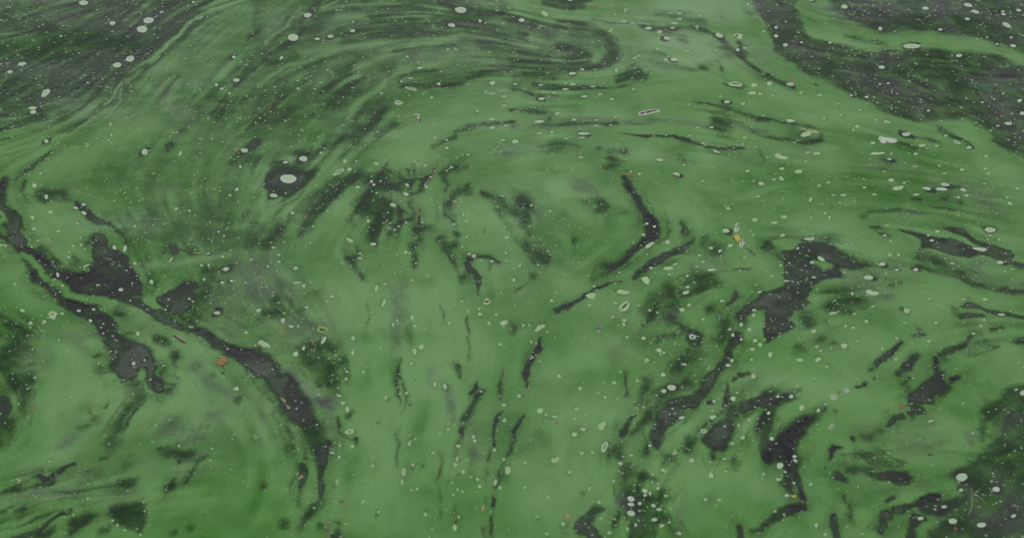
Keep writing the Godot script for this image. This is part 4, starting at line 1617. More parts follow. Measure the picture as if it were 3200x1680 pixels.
func outline(p: Dictionary, count: int, size := 1.0) -> PackedVector2Array:   # on the water, about the pad's middle
	var mid := ground(p.q.x, p.q.y)
	var out := PackedVector2Array()
	var ph1: float = p.q.x * 0.37
	var ph2: float = p.q.y * 0.71
	var amp: float = {"o": 0.045, "b": 0.10, "l": 0.09, "h": 0.17, "c": 0.06, "r": 0.08}[p.shape]
	for i in count:
		var a := TAU * i / count
		var r := 1.0 + amp * (sin(2.0 * a + ph1) * 0.6 + sin(3.0 * a + ph2) * 0.7 + sin(5.0 * a + ph1 * 2.0) * 0.5 + 0.35 * sin(8.0 * a + ph2 * 3.0))
		if p.shape == "c":
			var d := wrapf(a + PI * 0.5 - 0.3, -PI, PI)
			r *= 1.0 - 0.6 * exp(-d * d / 0.16)
		if p.shape == "h":
			var d2 := wrapf(a - PI * 0.6, -PI, PI)
			r *= 1.0 - 0.22 * exp(-d2 * d2 / 0.06)
		var e := Vector2(cos(a) * p.w * 0.5, sin(a) * p.h * 0.5) * r * size
		var s := Vector2(e.x * cos(p.turn) + e.y * sin(p.turn), -e.x * sin(p.turn) + e.y * cos(p.turn))
		out.append(ground(p.q.x + s.x, p.q.y + s.y) - mid)
	return out


# rings: [share of the outline, height, colour] from the outside in; a last share of 0 closes the middle
func plate(st: SurfaceTool, line: PackedVector2Array, rings: Array, seed_: float, origin := Vector3.ZERO) -> void:
	var n := line.size()
	var rows := []
	for r in rings:
		var row := []
		for i in n:
			var wob := sin(i * 2.3 + seed_ * 5.0 + r[0] * 9.0) * 0.5 + sin(i * 4.1 + seed_ * 3.0 + r[0] * 17.0) * 0.5
			var q: Vector2 = line[i] * r[0]
			row.append([origin + Vector3(q.x, r[1] * (1.0 + 0.18 * wob), q.y), r[2] * (1.0 + 0.13 * wob)])
		rows.append(row)
	for j in rows.size() - 1:
		for i in n:
			var a = rows[j][i]
			var b = rows[j][(i + 1) % n]
			var c = rows[j + 1][(i + 1) % n]
			var d = rows[j + 1][i]
			for v in [a, b, c, a, c, d]:
				st.set_color(v[1])
				st.add_vertex(v[0])


func made(st: SurfaceTool) -> ArrayMesh:
	st.generate_normals()
	return st.commit()


func tool_() -> SurfaceTool:
	var st := SurfaceTool.new()
	st.begin(Mesh.PRIMITIVE_TRIANGLES)
	st.set_smooth_group(0)
	return st


func side_of(d: Vector2) -> String:
	var a := rad_to_deg(atan2(-d.y, d.x))
	var k := int(round(a / 45.0)) & 7
	return ["right of", "up-right of", "above", "up-left of", "left of", "down-left of", "below", "down-right of"][k]


const RANK := ["", "second ", "third ", "fourth ", "fifth ", "sixth ", "seventh ", "eighth ", "ninth ", "tenth ", "eleventh ", "twelfth ", "thirteenth ", "fourteenth "]


func name_landmarks() -> void:
	for l in [["B", 245, 1358, "the pad in the round dark hole"], ["C", 1030, 855, "the long decayed leaf"], ["F", 505, 1137, "the curled green leaf"], ["I", 1675, 20, "the orange leaf"], ["G", 1697, 450, "the yellow flower bud"], ["E", 1400, 560, "the drowned twig"],
			["splash", 790, 500, "the splayed black splash"], ["L", 500, 280, "the pair of bubbles"], ["L", 790, 720, "the two sunken straws"], ["D", 1085, 347, "the widest disc"], ["A", 1097, 190, "the twin discs"], ["L", 1462, 895, "the corner's biggest disc"], ["F", 1640, 670, "the hooked black streak"],
			["J", 1645, 195, "the black arrowhead gap"], ["loop", 500, 280, "the yellow leaf"], ["H", 980, 73, "the heart-shaped flake"], ["D", 905, 1052, "the lobed pale slab"], ["E", 860, 760, "the black triangular pool"], ["K", 590, 1250, "the black blot"], ["L", 180, 600, "the black prongs"],
			["H", 250, 720, "the ragged black pool"], ["H", 1450, 520, "the black forked stream"], ["B", 1545, 77, "the topmost big disc"], ["G", 480, 940, "the tailed black streak"], ["F", 1742, 933, "the brown-centred ring"], ["C", 400, 380, "the grey-green whorl"], ["J", 1780, 560, "the thin black streaks"],
			["A", 880, 720, "the bright green ridge"], ["E", 1355, 1197, "the thick brown stick"], ["K", 1000, 1150, "the speckled dark patch"], ["C", 1684, 642, "the pad with a black slit"], ["C", 250, 104, "the notched flake"], ["A", 250, 838, "the stacked pair of discs"], ["B", 281, 289, "the disc on the dark stroke"],
			["H", 758, 740, "the wide grey-green disc"], ["G", 1060, 380, "the dark boomerang streak"], ["J", 420, 450, "the broad dark stream"], ["E", 400, 1030, "the pad with a yellow grain"], ["K", 697, 675, "the split leaning flake"], ["J", 707, 560, "the pale ring flake"]]:
		landmarks.append([sheet(l[0], l[1], l[2]), l[3]])


func where(q: Vector2) -> String:
	var best := 1e9
	var hit = landmarks[0]
	for l in landmarks:
		var d: float = ((q - l[0]) * Vector2(1.0, 1.3)).length()
		if d > 14.0 and d < best:
			best = d
			hit = l
	return side_of(q - hit[0]) + " " + hit[1]


func build_pads() -> void:
	var mat := smooth_mat(Color.WHITE, 0.55, true, 0.4)
	mat.resource_name = "dried algae"
	var dark := smooth_mat(Color(0.02, 0.022, 0.016), 0.5)
	pads.sort_custom(func(a, b): return a.w * a.h > b.w * b.h)
	var small := tool_()
	var used := {}
	for n in pads.size():
		var p = pads[n]
		var mid := ground(p.q.x, p.q.y)
		var seed_ := fmod(p.q.x * 0.137 + p.q.y * 0.071, 10.0)
		var open := 0.0
		for e in 6:
			var off := Vector2.from_angle(TAU * e / 6.0) * Vector2(p.w, p.h) * 0.95
			var gq: Vector2 = p.q + off
			open += 1.0 - cover_at(ground(gq.x, gq.y))
		open = clampf(open / 6.0 * 1.3, 0.0, 1.0)
		if p.shape == "o":
			open = maxf(open, 0.55)
		var tint := Color(0.27, 0.40, 0.20).lerp(Color(0.40, 0.455, 0.39), open)
		tint = tint * (0.90 + 0.16 * fmod(seed_ * 3.7, 1.0))
		var core := tint.lerp(Color(0.24, 0.38, 0.18), 0.55)
		var line := outline(p, 22 if n < 300 else 9)
		var thick: float = clampf(p.h * unit_at(p.q.y) * 0.10, 0.0012, 0.0030)
		var place := Vector3(mid.x, swell(mid.x, mid.y) + 0.0012, mid.y)
		if n >= 296:
			plate(small, line, [[1.0, -0.001, tint], [0.97, thick * 0.8, tint], [0.6, thick, tint], [0.0, thick * 1.1, tint]], seed_, place)
			continue
		var st := tool_()
		var o: MeshInstance3D
		if p.shape == "r":
			plate(st, line, [[1.0, -0.001, tint], [0.95, thick, tint], [0.72, thick * 1.3, tint], [0.42, thick * 0.8, tint], [0.36, -0.001, tint]], seed_)
			o = put("algae_ring", made(st), mat)
		elif p.shape == "o" and p.w * p.h > 110.0:
			plate(st, line, [[0.86, thick * 0.8, core], [0.72, thick * 0.9, core], [0.45, thick * 1.05, core * 1.05], [0.2, thick, core * 0.95], [0.0, thick, core]], seed_)
			o = put("algae_disc", made(st), mat)
			var sr := tool_()
			plate(sr, line, [[1.0, -0.0012, tint], [0.985, thick * 0.7, tint * 1.05], [0.92, thick * 1.25, tint * 1.08], [0.84, thick * 0.78, tint]], seed_ + 1.0)
			put("rim", made(sr), mat, o)
		else:
			plate(st, line, [[1.0, -0.001, tint], [0.96, thick * 0.8, tint], [0.75, thick * 1.1, tint.lerp(core, 0.4)], [0.4, thick, core.lerp(tint, 0.4)], [0.0, thick * 1.05, tint]], seed_)
			o = put("algae_disc" if p.shape == "o" else "algae_flake", made(st), mat)
		o.position = place
		if p.shape == "l":
			var q: Dictionary = p.duplicate()
			q.shape = "b"
			q.w = p.w * 0.8
			q.h = maxf(p.h * 0.2, 2.2)
			var ss := tool_()
			plate(ss, outline(q, 12), [[1.0, thick * 0.6, Color.WHITE], [0.8, thick * 1.6, Color.WHITE], [0.0, thick * 1.7, Color.WHITE]], seed_)
			put("slit", made(ss), dark, o)
		# its label: look, size, ground, and where it floats
		var area: float = p.w * p.h
		var form: String = {"c": "notched", "r": "ring-shaped", "l": "dark-slit", "h": "lobed"}.get(p.shape, "")
		if form == "":
			var ratio: float = maxf(p.w, p.h) / minf(p.w, p.h)
			form = "long" if ratio > 2.6 else ("oval" if ratio > 1.35 else "round")
		var what := "disc" if p.shape == "o" else "flake"
		var look := "%s %s %s %s" % ["pale grey" if open > 0.55 else "pale green", form, what, where(p.q)]
		if not used.has(look):
			used[look] = []
		used[look].append(o)
		tag(o, look, "algae disc" if what == "disc" else "algae flake", "pale algae discs afloat on the dark water" if what == "disc" else "pale algae flakes afloat on the scum")
	for look in used:
		var alike: Array = used[look]
		if alike.size() > 1:
			for k in alike.size():
				alike[k].set_meta("label", (RANK[k] + "largest " if k < RANK.size() else "") + look)
	var so := put("small_algae_flakes", made(small), mat)
	tag(so, "many small pale algae flakes strewn over the scum", "algae flakes", "", "stuff")


func build_flecks() -> void:
	var r := RandomNumberGenerator.new()
	r.seed = 4711
	var busy := [1.0, 0.95, 0.75, 1.0, 0.9, 0.85, 0.8, 0.75, 0.3, 0.55, 0.8, 0.5]
	var st := tool_()
	var n := 8
	var line := PackedVector2Array()
	for i in n:
		var a := TAU * i / n
		line.append(Vector2(cos(a), sin(a)) * (0.5 + 0.06 * sin(2.0 * a + 0.6) + 0.05 * sin(3.0 * a)))
	plate(st, line, [[1.0, 0.0, Color.WHITE], [0.7, 0.16, Color.WHITE], [0.0, 0.2, Color.WHITE]], 0.3)
	var mesh := made(st)
	var places: Array[Transform3D] = []
	var tints := PackedColorArray()
	var clump := FastNoiseLite.new()
	clump.seed = 5
	clump.frequency = 0.012
	clump.fractal_octaves = 3
	for tries in 115000:
		var q := Vector2(r.randf_range(-900.0, 4100.0), r.randf_range(-120.0, 2000.0))
		var jq := q + Vector2(r.randf_range(-200.0, 200.0), r.randf_range(-160.0, 160.0))
		var tile_ := clampi(int(jq.x / 800.0), 0, 3) + 4 * clampi(int(jq.y / 560.0), 0, 2)
		if ((q - Vector2(901, 565)) * Vector2(1.0, 1.4)).length() < 75.0 and r.randf() < 0.85:
			continue
		var p := ground(q.x, q.y)
		var c := cover_at(p)
		var want: float = busy[tile_] * (0.06 + 0.20 * (1.0 - c) + 0.30 * 4.0 * c * (1.0 - c))
		want *= 0.55 + 1.3 * maxf(0.0, clump.get_noise_2d(q.x, q.y) * 2.2 + 0.35)
		if r.randf() > want:
			continue
		var u := unit_at(q.y)
		var k := pow(r.randf(), 3.2)
		var w := lerpf(1.7, 7.5, k) * u
		var d := w * r.randf_range(0.6, 1.0)
		var fi := clampi(int((p.y - Z0) / (CS * 8.0)), 0, FH - 1) * FW + clampi(int((p.x - X0) / (CS * 8.0)), 0, FW - 1)
		var dir := Vector2(flow_c[fi], flow_s[fi]).rotated(r.randf_range(-0.5, 0.5))
		var b := Basis(Vector3(dir.x, 0, dir.y) * w * 1.15, Vector3(0, minf(w, 0.006), 0), Vector3(-dir.y, 0, dir.x) * d * 1.3)
		places.append(Transform3D(b, Vector3(p.x, swell(p.x, p.y) + 0.0014, p.y)))
		var tint := Color(0.25, 0.40, 0.18).lerp(Color(0.31, 0.37, 0.29), clampf((1.0 - c) * 1.3, 0.0, 1.0))
		tints.append(tint * r.randf_range(0.55, 1.15))
	var mm := MultiMesh.new()
	mm.transform_format = MultiMesh.TRANSFORM_3D
	mm.use_colors = true
	mm.mesh = mesh
	mm.instance_count = places.size()
	print("flecks ", places.size())
	for i in places.size():
		mm.set_instance_transform(i, places[i])
		mm.set_instance_color(i, tints[i])
	var o := MultiMeshInstance3D.new()
	o.name = "algae_flecks"
	o.multimesh = mm
	o.material_override = smooth_mat(Color.WHITE, 0.5, true, 0.4)
	add_child(o)
	tag(o, "countless tiny pale flecks of algae scattered across the water", "algae flecks", "", "stuff")
	# tiny dark crumbs of plant matter
	var dm := MultiMesh.new()
	dm.transform_format = MultiMesh.TRANSFORM_3D
	dm.use_colors = true
	dm.mesh = mesh
	dm.instance_count = 420
	for i in 420:
		var q := Vector2(r.randf_range(-150.0, 3350.0), r.randf_range(-60.0, 1800.0))
		var p := ground(q.x, q.y)
		var w := lerpf(3.0, 8.0, pow(r.randf(), 2.0)) * unit_at(q.y)
		dm.set_instance_transform(i, Transform3D(Basis(Vector3.UP, r.randf() * TAU).scaled_local(Vector3(w, minf(w, 0.005), w * r.randf_range(0.3, 0.8))), Vector3(p.x, swell(p.x, p.y) + 0.0014, p.y)))
		dm.set_instance_color(i, Color(0.03, 0.03, 0.018).lerp(Color(0.12, 0.07, 0.03), pow(r.randf(), 3.0)))
	var od := MultiMeshInstance3D.new()
	od.name = "plant_crumbs"
	od.multimesh = dm
	od.material_override = smooth_mat(Color.WHITE, 0.6, true, 0.4)
	add_child(od)
	tag(od, "tiny dark crumbs of plant matter strewn over the scum", "plant crumbs", "", "stuff")


# a twig or straw through points [x, y, width] of a sheet; it floats half sunk
func stalk(st: SurfaceTool, s: String, pts: Array, origin: Vector3, lift := 0.0, color := Color.WHITE) -> void:
	var c := Curve3D.new()
	var wid := []
	for i in range(0, pts.size(), 3):
		var p := at(s, pts[i], pts[i + 1])
		c.add_point(Vector3(p.x, swell(p.x, p.y), p.y) - origin)
		wid.append(pts[i + 2] / frames[s][2] * unit_at(sheet(s, pts[i], pts[i + 1]).y))
	for i in range(1, c.point_count - 1):
		var tn := (c.get_point_position(i + 1) - c.get_point_position(i - 1)) / 6.0
		c.set_point_in(i, -tn)
		c.set_point_out(i, tn)
	var n := 5 * (c.point_count - 1) + 1
	var rows := []
	for k in n:
		var f := float(k) / (n - 1) * (c.point_count - 1)
		var i := mini(int(f), c.point_count - 2)
		var p := c.sample(i, f - i)
		var e := c.sample(i, minf(f - i + 0.05, 1.0)) - c.sample(i, maxf(f - i - 0.05, 0.0))
		var side := Vector3(-e.z, 0, e.x).normalized()
		var r: float = lerpf(wid[i], wid[i + 1], f - i) * 0.5 * (1.0 + 0.12 * sin(k * 2.7) + 0.08 * sin(k * 1.3 + 2.0))
		if k == 0 or k == n - 1:
			r *= 0.35
		var ring := []
		for a in 7:
			var t := TAU * a / 7.0
			ring.append(p + side * cos(t) * r + Vector3.UP * (sin(t) * r * 0.8 + r * 0.45 + 0.001 + lift))
		rows.append(ring)
	for k in n - 1:
		for a in 7:
			var q := [rows[k][a], rows[k][(a + 1) % 7], rows[k + 1][(a + 1) % 7], rows[k + 1][a]]
			for v in [0, 1, 2, 0, 2, 3]:
				st.set_color(color * (0.85 + 0.3 * fmod(k * 0.37 + a * 0.11, 1.0)))
				st.add_vertex(q[v])


func base_of(s: String, x: float, y: float) -> Vector3:
	var p := at(s, x, y)
	return Vector3(p.x, swell(p.x, p.y), p.y)


func stick(called: String, label: String, category: String, s: String, pts: Array, color: Color, group := "", lift := 0.0) -> MeshInstance3D:
	var o0 := base_of(s, pts[0], pts[1])
	var st := tool_()
	stalk(st, s, pts, o0, lift)
	var o := put(called, made(st), smooth_mat(color, 0.55))
	o.position = o0
	tag(o, label, category, group)
	return o


# a flat, slightly cupped leaf from an outline on a sheet
func blade(st: SurfaceTool, s: String, pts: Array, origin: Vector3, color: Color, height := 0.003, cup := 0.4) -> void:
	var line := PackedVector2Array()
	var mid := Vector2.ZERO
	for i in range(0, pts.size(), 2):
		line.append(at(s, pts[i], pts[i + 1]))
		mid += line[-1]
	mid /= line.size()
	var dense := PackedVector2Array()
	for i in line.size():
		var a := line[i]
		var b := line[(i + 1) % line.size()]
		for k in 3:
			dense.append(a.lerp(b, k / 3.0) * (1.0 + 0.0) + Vector2(sin(i * 3.1 + k * 2.0), cos(i * 2.3 + k)) * 0.0008 - mid)
	var m3 := Vector3(mid.x, swell(mid.x, mid.y) + 0.001, mid.y) - origin
	plate(st, dense, [[1.0, -0.001, color], [0.98, height, color * 0.95], [0.7, height * (1.0 - cup * 0.5), color], [0.35, height * (1.0 - cup), color * 1.08], [0.0, height * (1.0 - cup * 0.8), color * 0.9]], float(pts[0]), m3)


func leaf(called: String, label: String, category: String, s: String, pts: Array, color: Color, height := 0.003, cup := 0.4) -> MeshInstance3D:
	var o0 := base_of(s, pts[0], pts[1])
	var st := tool_()
	blade(st, s, pts, o0, color, height, cup)
	var m := smooth_mat(Color.WHITE, 0.45, true)
	var o := put(called, made(st), m)
	o.position = o0
	tag(o, label, category)
	return o


func child_blade(called: String, parent: MeshInstance3D, s: String, pts: Array, color: Color, height: float, rough := 0.5) -> void:
	var st := tool_()
	blade(st, s, pts, parent.position, color, height, 0.1)
	put(called, made(st), smooth_mat(Color.WHITE, rough, true), parent)


func child_stalk(called: String, parent: MeshInstance3D, s: String, pts: Array, color: Color, lift := 0.0, rough := 0.5) -> void:
	var st := tool_()
	stalk(st, s, pts, parent.position, lift)
	put(called, made(st), smooth_mat(color, rough), parent)


func bubble(label: String, s: String, x: float, y: float, w: float, d: float, turn: float) -> MeshInstance3D:
	var o0 := base_of(s, x, y)
	var u: float = unit_at(sheet(s, x, y).y) / frames[s][2]
	var sm := SphereMesh.new()
	sm.radius = 0.5
	sm.height = 0.5
	sm.is_hemisphere = true
	sm.radial_segments = 20
	sm.rings = 8
	var m := smooth_mat(Color(0.8, 0.85, 0.8), 0.02, false, 0.9)
	m.transparency = BaseMaterial3D.TRANSPARENCY_ALPHA
	m.albedo_color.a = 0.12
	var o := put("bubble", sm, m)
	o.position = o0 + Vector3(0, 0.001, 0)
	o.rotation.y = deg_to_rad(turn)
	o.scale = Vector3(w * u, w * u * 0.8, d * u)
	tag(o, label, "bubble", "clear bubbles afloat")
	# the thin wet collar where the film meets the water
	var line := PackedVector2Array()
	for i in 18:
		line.append(Vector2(cos(TAU * i / 18.0), sin(TAU * i / 18.0)) * 0.56)
	var st := tool_()
	plate(st, line, [[1.0, 0.0, Color(0.36, 0.40, 0.32)], [0.94, 0.12, Color(0.40, 0.44, 0.36)], [0.8, 0.06, Color(0.2, 0.26, 0.16)]], 0.4)
	put("collar", made(st), smooth_mat(Color.WHITE, 0.25, true), o)
	return o


func build_things() -> void:
	var brown := Color(0.10, 0.06, 0.035)
	var straw := Color(0.24, 0.19, 0.08)
	var red := Color(0.22, 0.075, 0.03)
	var pale := Color(0.36, 0.41, 0.31)
	# the long decayed leaf
	var o := leaf("decayed_leaf", "long pale decayed leaf with a black ragged core", "leaf", "log", [690, 745, 720, 700, 850, 655, 1050, 608, 1250, 582, 1480, 572, 1560, 590, 1590, 625, 1560, 660, 1400, 690, 1200, 735, 1000, 775, 800, 806, 720, 795], pale, 0.005, 0.5)
	child_blade("rotten_core", o, "log", [745, 740, 850, 705, 1000, 668, 1180, 625, 1350, 610, 1500, 602, 1400, 635, 1250, 660, 1100, 700, 950, 730, 780, 768], Color(0.022, 0.02, 0.016), 0.0052)
	child_blade("painted_highlight", o, "log", [960, 735, 990, 690, 1020, 735, 990, 752], Color(0.6, 0.6, 0.55), 0.0062, 0.2)  # highlight on the wet leaf, put in as a pale patch
	# the two-armed pale pads with a dark midline beside the yellow bud
	o = leaf("flower_bud", "round yellow flower bud beside a pale lobed flake", "flower bud", "bud", [625, 700, 640, 660, 690, 645, 740, 665, 790, 715, 795, 755, 750, 800, 700, 795, 650, 755], Color(0.42, 0.36, 0.07), 0.010, -0.3)
	child_blade("sepal", o, "bud", [600, 705, 625, 690, 640, 740, 625, 745], Color(0.06, 0.08, 0.03), 0.004)
	o = leaf("lobed_flake", "pale two-lobed flake with dark midline below the yellow bud", "algae flake", "bud", [810, 730, 840, 715, 865, 750, 850, 790, 910, 830, 912, 870, 870, 905, 850, 940, 800, 945, 765, 915, 770, 870, 745, 835, 780, 800, 815, 780], Color(0.34, 0.40, 0.30), 0.003)
	child_stalk("midline", o, "bud", [830, 770, 10, 822, 840, 12, 815, 925, 10], Color(0.03, 0.03, 0.025), 0.003)
	child_blade("brown_edge", o, "bud", [870, 880, 905, 865, 900, 905, 875, 908], Color(0.25, 0.13, 0.05), 0.0034)
	o = leaf("lobed_flake", "pale arrow-like flake with dark midline above the yellow bud", "algae flake", "bud", [610, 500, 650, 430, 690, 405, 740, 400, 760, 440, 745, 500, 690, 540, 640, 530], Color(0.34, 0.40, 0.30), 0.003)
	child_blade("wing", o, "bud", [650, 380, 665, 340, 700, 300, 745, 275, 765, 300, 740, 345, 690, 395], Color(0.33, 0.40, 0.29), 0.003)
	child_stalk("midline", o, "bud", [755, 245, 12, 720, 340, 14, 685, 495, 10], Color(0.03, 0.03, 0.025), 0.003)
	stick("dead_stem", "short dark stem standing up right of the yellow bud", "twig", "bud", [775, 690, 22, 815, 660, 22, 840, 610, 16], Color(0.05, 0.055, 0.045))
	# the lobed slab
	o = leaf("lobed_slab", "largest pale lobed slab, torn at its left end", "algae flake", "slab", [310, 395, 340, 340, 420, 312, 500, 345, 640, 375, 900, 405, 1020, 435, 1095, 510, 1050, 560, 900, 585, 780, 580, 620, 520, 610, 615, 480, 590, 400, 550, 380, 485, 330, 440], Color(0.37, 0.43, 0.33), 0.003)
	child_stalk("tear", o, "slab", [370, 390, 16, 480, 420, 12], Color(0.05, 0.05, 0.045), 0.003)
	child_stalk("dark_edge", o, "slab", [630, 545, 12, 780, 600, 16, 1040, 575, 10], Color(0.03, 0.035, 0.03), 0.0)
	# the winged pad's dark seed, and its glint put in as a white solid
	stick("drowned_seed", "dark seed with a white tip lying on a lobed pad", "seed", "winged", [1330, 780, 60, 1430, 690, 110, 1470, 640, 50], Color(0.05, 0.055, 0.045), "", 0.003)
	stick("painted_glint", "short painted white sliver lying on a lobed pad", "glint", "winged", [1530, 700, 40, 1640, 720, 60, 1780, 745, 40], Color(0.6, 0.58, 0.48), "", 0.003)
	# the yellow leaf in the dark loop
	o = leaf("yellow_leaf", "narrow yellowish leaf under pale scum in a dark loop", "leaf", "loop", [160, 155, 240, 175, 400, 225, 560, 250, 700, 255, 760, 290, 800, 335, 700, 325, 560, 315, 480, 275, 300, 230, 200, 190], Color(0.27, 0.27, 0.12), 0.003)
	child_stalk("midrib", o, "loop", [170, 165, 10, 480, 260, 16, 790, 325, 8], Color(0.36, 0.34, 0.18), 0.002)
	stick("yellow_seed", "tiny yellow grain at the middle of a pale pad", "seed", "E", [385, 1026, 14, 398, 1024, 18, 408, 1022, 12], Color(0.30, 0.26, 0.04), "", 0.003)
	# the orange leaf
	o = leaf("orange_leaf", "ragged orange leaf with a hole, lying on the scum", "leaf", "orange", [632, 775, 690, 735, 720, 690, 790, 640, 850, 578, 900, 590, 950, 600, 1000, 655, 1055, 720, 1062, 755, 1000, 775, 950, 790, 925, 830, 890, 850, 868, 905, 820, 885, 800, 915, 760, 885, 705, 870, 690, 840, 645, 830], Color(0.25, 0.125, 0.04), 0.004)
	child_blade("hole", o, "orange", [830, 700, 870, 690, 905, 740, 880, 775, 845, 770], Color(0.13, 0.20, 0.08), 0.0045)
	child_stalk("leaf_stalk", o, "orange", [800, 880, 30, 870, 970, 34, 930, 1070, 40], Color(0.05, 0.045, 0.04))
	child_stalk("tip", o, "orange", [760, 600, 50, 720, 630, 60, 700, 640, 30], Color(0.09, 0.085, 0.075))
	stick("black_seed", "black seed on the scum below the orange leaf", "seed", "orange", [760, 1130, 20, 860, 1165, 60, 920, 1185, 20], Color(0.02, 0.022, 0.018))
	# the curled green leaf
	var o0 := base_of("curl", 1150, 700)
	var st := tool_()
	stalk(st, "curl", [1420, 765, 60, 1340, 660, 110, 1200, 625, 120, 1060, 630, 130, 1010, 720, 110, 1060, 800, 110, 1150, 800, 80, 1230, 790, 40], o0)
	o = put("curled_leaf", made(st), smooth_mat(Color(0.20, 0.31, 0.07), 0.28))
	o.position = o0
	tag(o, "small curled bright green leaf floating left of centre", "leaf")
	child_stalk("inner_fold", o, "curl", [1110, 690, 30, 1170, 710, 40, 1330, 712, 24], Color(0.05, 0.09, 0.015))
	bubble("tiny bubble caught in the curled green leaf", "curl", 1245, 790, 90, 90, 0)
	# the drowned twig and what drifts about it
	o = stick("drowned_twig", "drowned brown twig with a green end and a pale bud", "twig", "twig", [900, 500, 40, 1040, 520, 50, 1180, 580, 46, 1300, 625, 46, 1440, 665, 24], Color(0.06, 0.045, 0.025))
	child_stalk("green_end", o, "twig", [1380, 615, 30, 1560, 615, 70, 1700, 605, 60, 1850, 590, 26], Color(0.21, 0.24, 0.07))
	child_stalk("pale_bud", o, "twig", [1870, 680, 40, 1950, 650, 80, 2000, 625, 50], Color(0.40, 0.40, 0.34), 0.002)
	child_stalk("bud_stub", o, "twig", [1990, 620, 40, 2050, 595, 50, 2090, 590, 30], Color(0.08, 0.055, 0.04))
	o = leaf("dark_leaf", "rounded black wet leaf at the left end of the drowned twig", "leaf", "twig", [600, 520, 660, 460, 740, 435, 850, 440, 900, 490, 900, 580, 840, 640, 740, 660, 650, 640, 610, 590], Color(0.022, 0.026, 0.022), 0.003)
	child_blade("leaf_lobe", o, "twig", [730, 430, 745, 370, 790, 340, 830, 370, 850, 440, 790, 460], Color(0.018, 0.022, 0.02), 0.0032)
	stick("pale_husk", "pale split husk under the black wet leaf", "husk", "twig", [690, 745, 30, 640, 830, 56, 590, 900, 46, 565, 945, 16], Color(0.42, 0.42, 0.30))
	stick("black_crumb", "black crumb left of the black wet leaf, upper one", "plant scrap", "twig", [370, 460, 40, 410, 435, 60, 460, 455, 20], Color(0.02, 0.024, 0.018))
	stick("black_crumb", "bent black scrap left of the black wet leaf", "plant scrap", "twig", [430, 540, 40, 400, 590, 44, 350, 645, 40, 320, 590, 20], Color(0.022, 0.024, 0.02))
	# twigs at the splayed splash
	o = stick("knotted_twig", "brown twig with a pale knot slanting from the black splash", "twig", "splash", [1232, 120, 12, 1205, 235, 20, 1175, 320, 26, 1130, 400, 26, 1070, 485, 26, 1000, 600, 16, 965, 700, 8], Color(0.16, 0.10, 0.075), "", 0.001)
	child_stalk("knot", o, "splash", [1085, 425, 20, 1110, 435, 36, 1140, 432, 18], Color(0.45, 0.42, 0.38), 0.003)
	child_stalk("knot", o, "splash", [1160, 345, 12, 1178, 325, 22, 1190, 318, 10], Color(0.45, 0.40, 0.34), 0.003)
	stick("red_twig", "thin reddish twig standing upright below the black splash", "twig", "splash", [893, 925, 24, 888, 1000, 30, 870, 1090, 24, 862, 1200, 16], Color(0.20, 0.12, 0.075))
	leaf("brick_scrap", "brick red leaf scrap beside the speckled dark patch under the splash", "leaf scrap", "splash", [262, 1190, 290, 1182, 325, 1210, 320, 1222, 280, 1210], Color(0.20, 0.08, 0.04), 0.002)
	# other sticks
	o = stick("bark_stick", "thick brown stick lying on green scum beside the dark stream", "stick", "E", [1312, 1172, 14, 1345, 1200, 16, 1395, 1226, 16], Color(0.06, 0.045, 0.035))
	child_stalk("pale_side", o, "E", [1320, 1168, 4, 1360, 1196, 6, 1405, 1222, 6], Color(0.36, 0.32, 0.26), 0.003)
	stick("red_thread", "upper thin red stem crossing the edge of the lower dark stream", "stem", "E", [328, 788, 3, 345, 820, 4, 368, 858, 3], red)
	stick("red_thread", "lower thin red stem on green scum beside the dark stream", "stem", "E", [388, 868, 3, 412, 895, 4, 442, 925, 3], red)
	stick("green_straw", "short olive straw at the right of the black-green hollow", "straw", "E", [1780, 755, 4, 1800, 780, 5, 1832, 808, 4], Color(0.12, 0.14, 0.05))
	stick("black_sprig", "short black stem near the upper middle of the left green field", "stem", "E", [1436, 5, 4, 1440, 35, 5, 1445, 62, 5], Color(0.02, 0.022, 0.018))
	stick("olive_straw", "curved olive straw among flecks above the drowned twig", "straw", "E", [1440, 310, 3, 1448, 380, 4, 1500, 450, 4, 1522, 495, 3], Color(0.13, 0.16, 0.05))
	stick("reed_straw", "brown forked straw's longer arm at the left of the speckled dark", "straw", "B", [60, 812, 4, 92, 785, 5, 126, 762, 4], Color(0.27, 0.17, 0.06))
	stick("reed_straw", "brown forked straw's shorter arm at the left of the speckled dark", "straw", "B", [88, 826, 4, 105, 800, 5, 122, 768, 4], Color(0.27, 0.17, 0.06))
	stick("bent_straw", "bent olive straw on dark green water near the top", "straw", "B", [543, 497, 4, 600, 462, 5, 628, 455, 6], straw)
	stick("long_straw", "long faint brown straw across the grey-green whorl's tail", "straw", "B", [1200, 485, 2, 1400, 462, 3, 1500, 436, 4, 1575, 424, 3], Color(0.20, 0.15, 0.06))
	stick("brown_pod", "brown seed pod resting on a curled pale flake", "seed pod", "B", [1205, 908, 10, 1225, 908, 16, 1244, 898, 10], Color(0.20, 0.09, 0.05), "", 0.002)
	stick("curled_flake", "pale s-shaped curl of scum above the brown seed pod", "algae flake", "B", [1190, 872, 12, 1210, 862, 16, 1232, 868, 14, 1218, 884, 18, 1232, 902, 16, 1215, 916, 12], Color(0.34, 0.36, 0.28))
	leaf("amber_scrap", "amber leaf scrap touching the disc left of the dark hole", "leaf scrap", "A", [1765, 1138, 1780, 1126, 1800, 1130, 1798, 1142, 1782, 1140, 1776, 1150], Color(0.26, 0.14, 0.04), 0.002)
	leaf("rust_scrap", "rust brown leaf scrap at the top edge", "leaf scrap", "C", [608, 54, 630, 38, 655, 34, 645, 48, 622, 56], Color(0.26, 0.11, 0.04), 0.002)
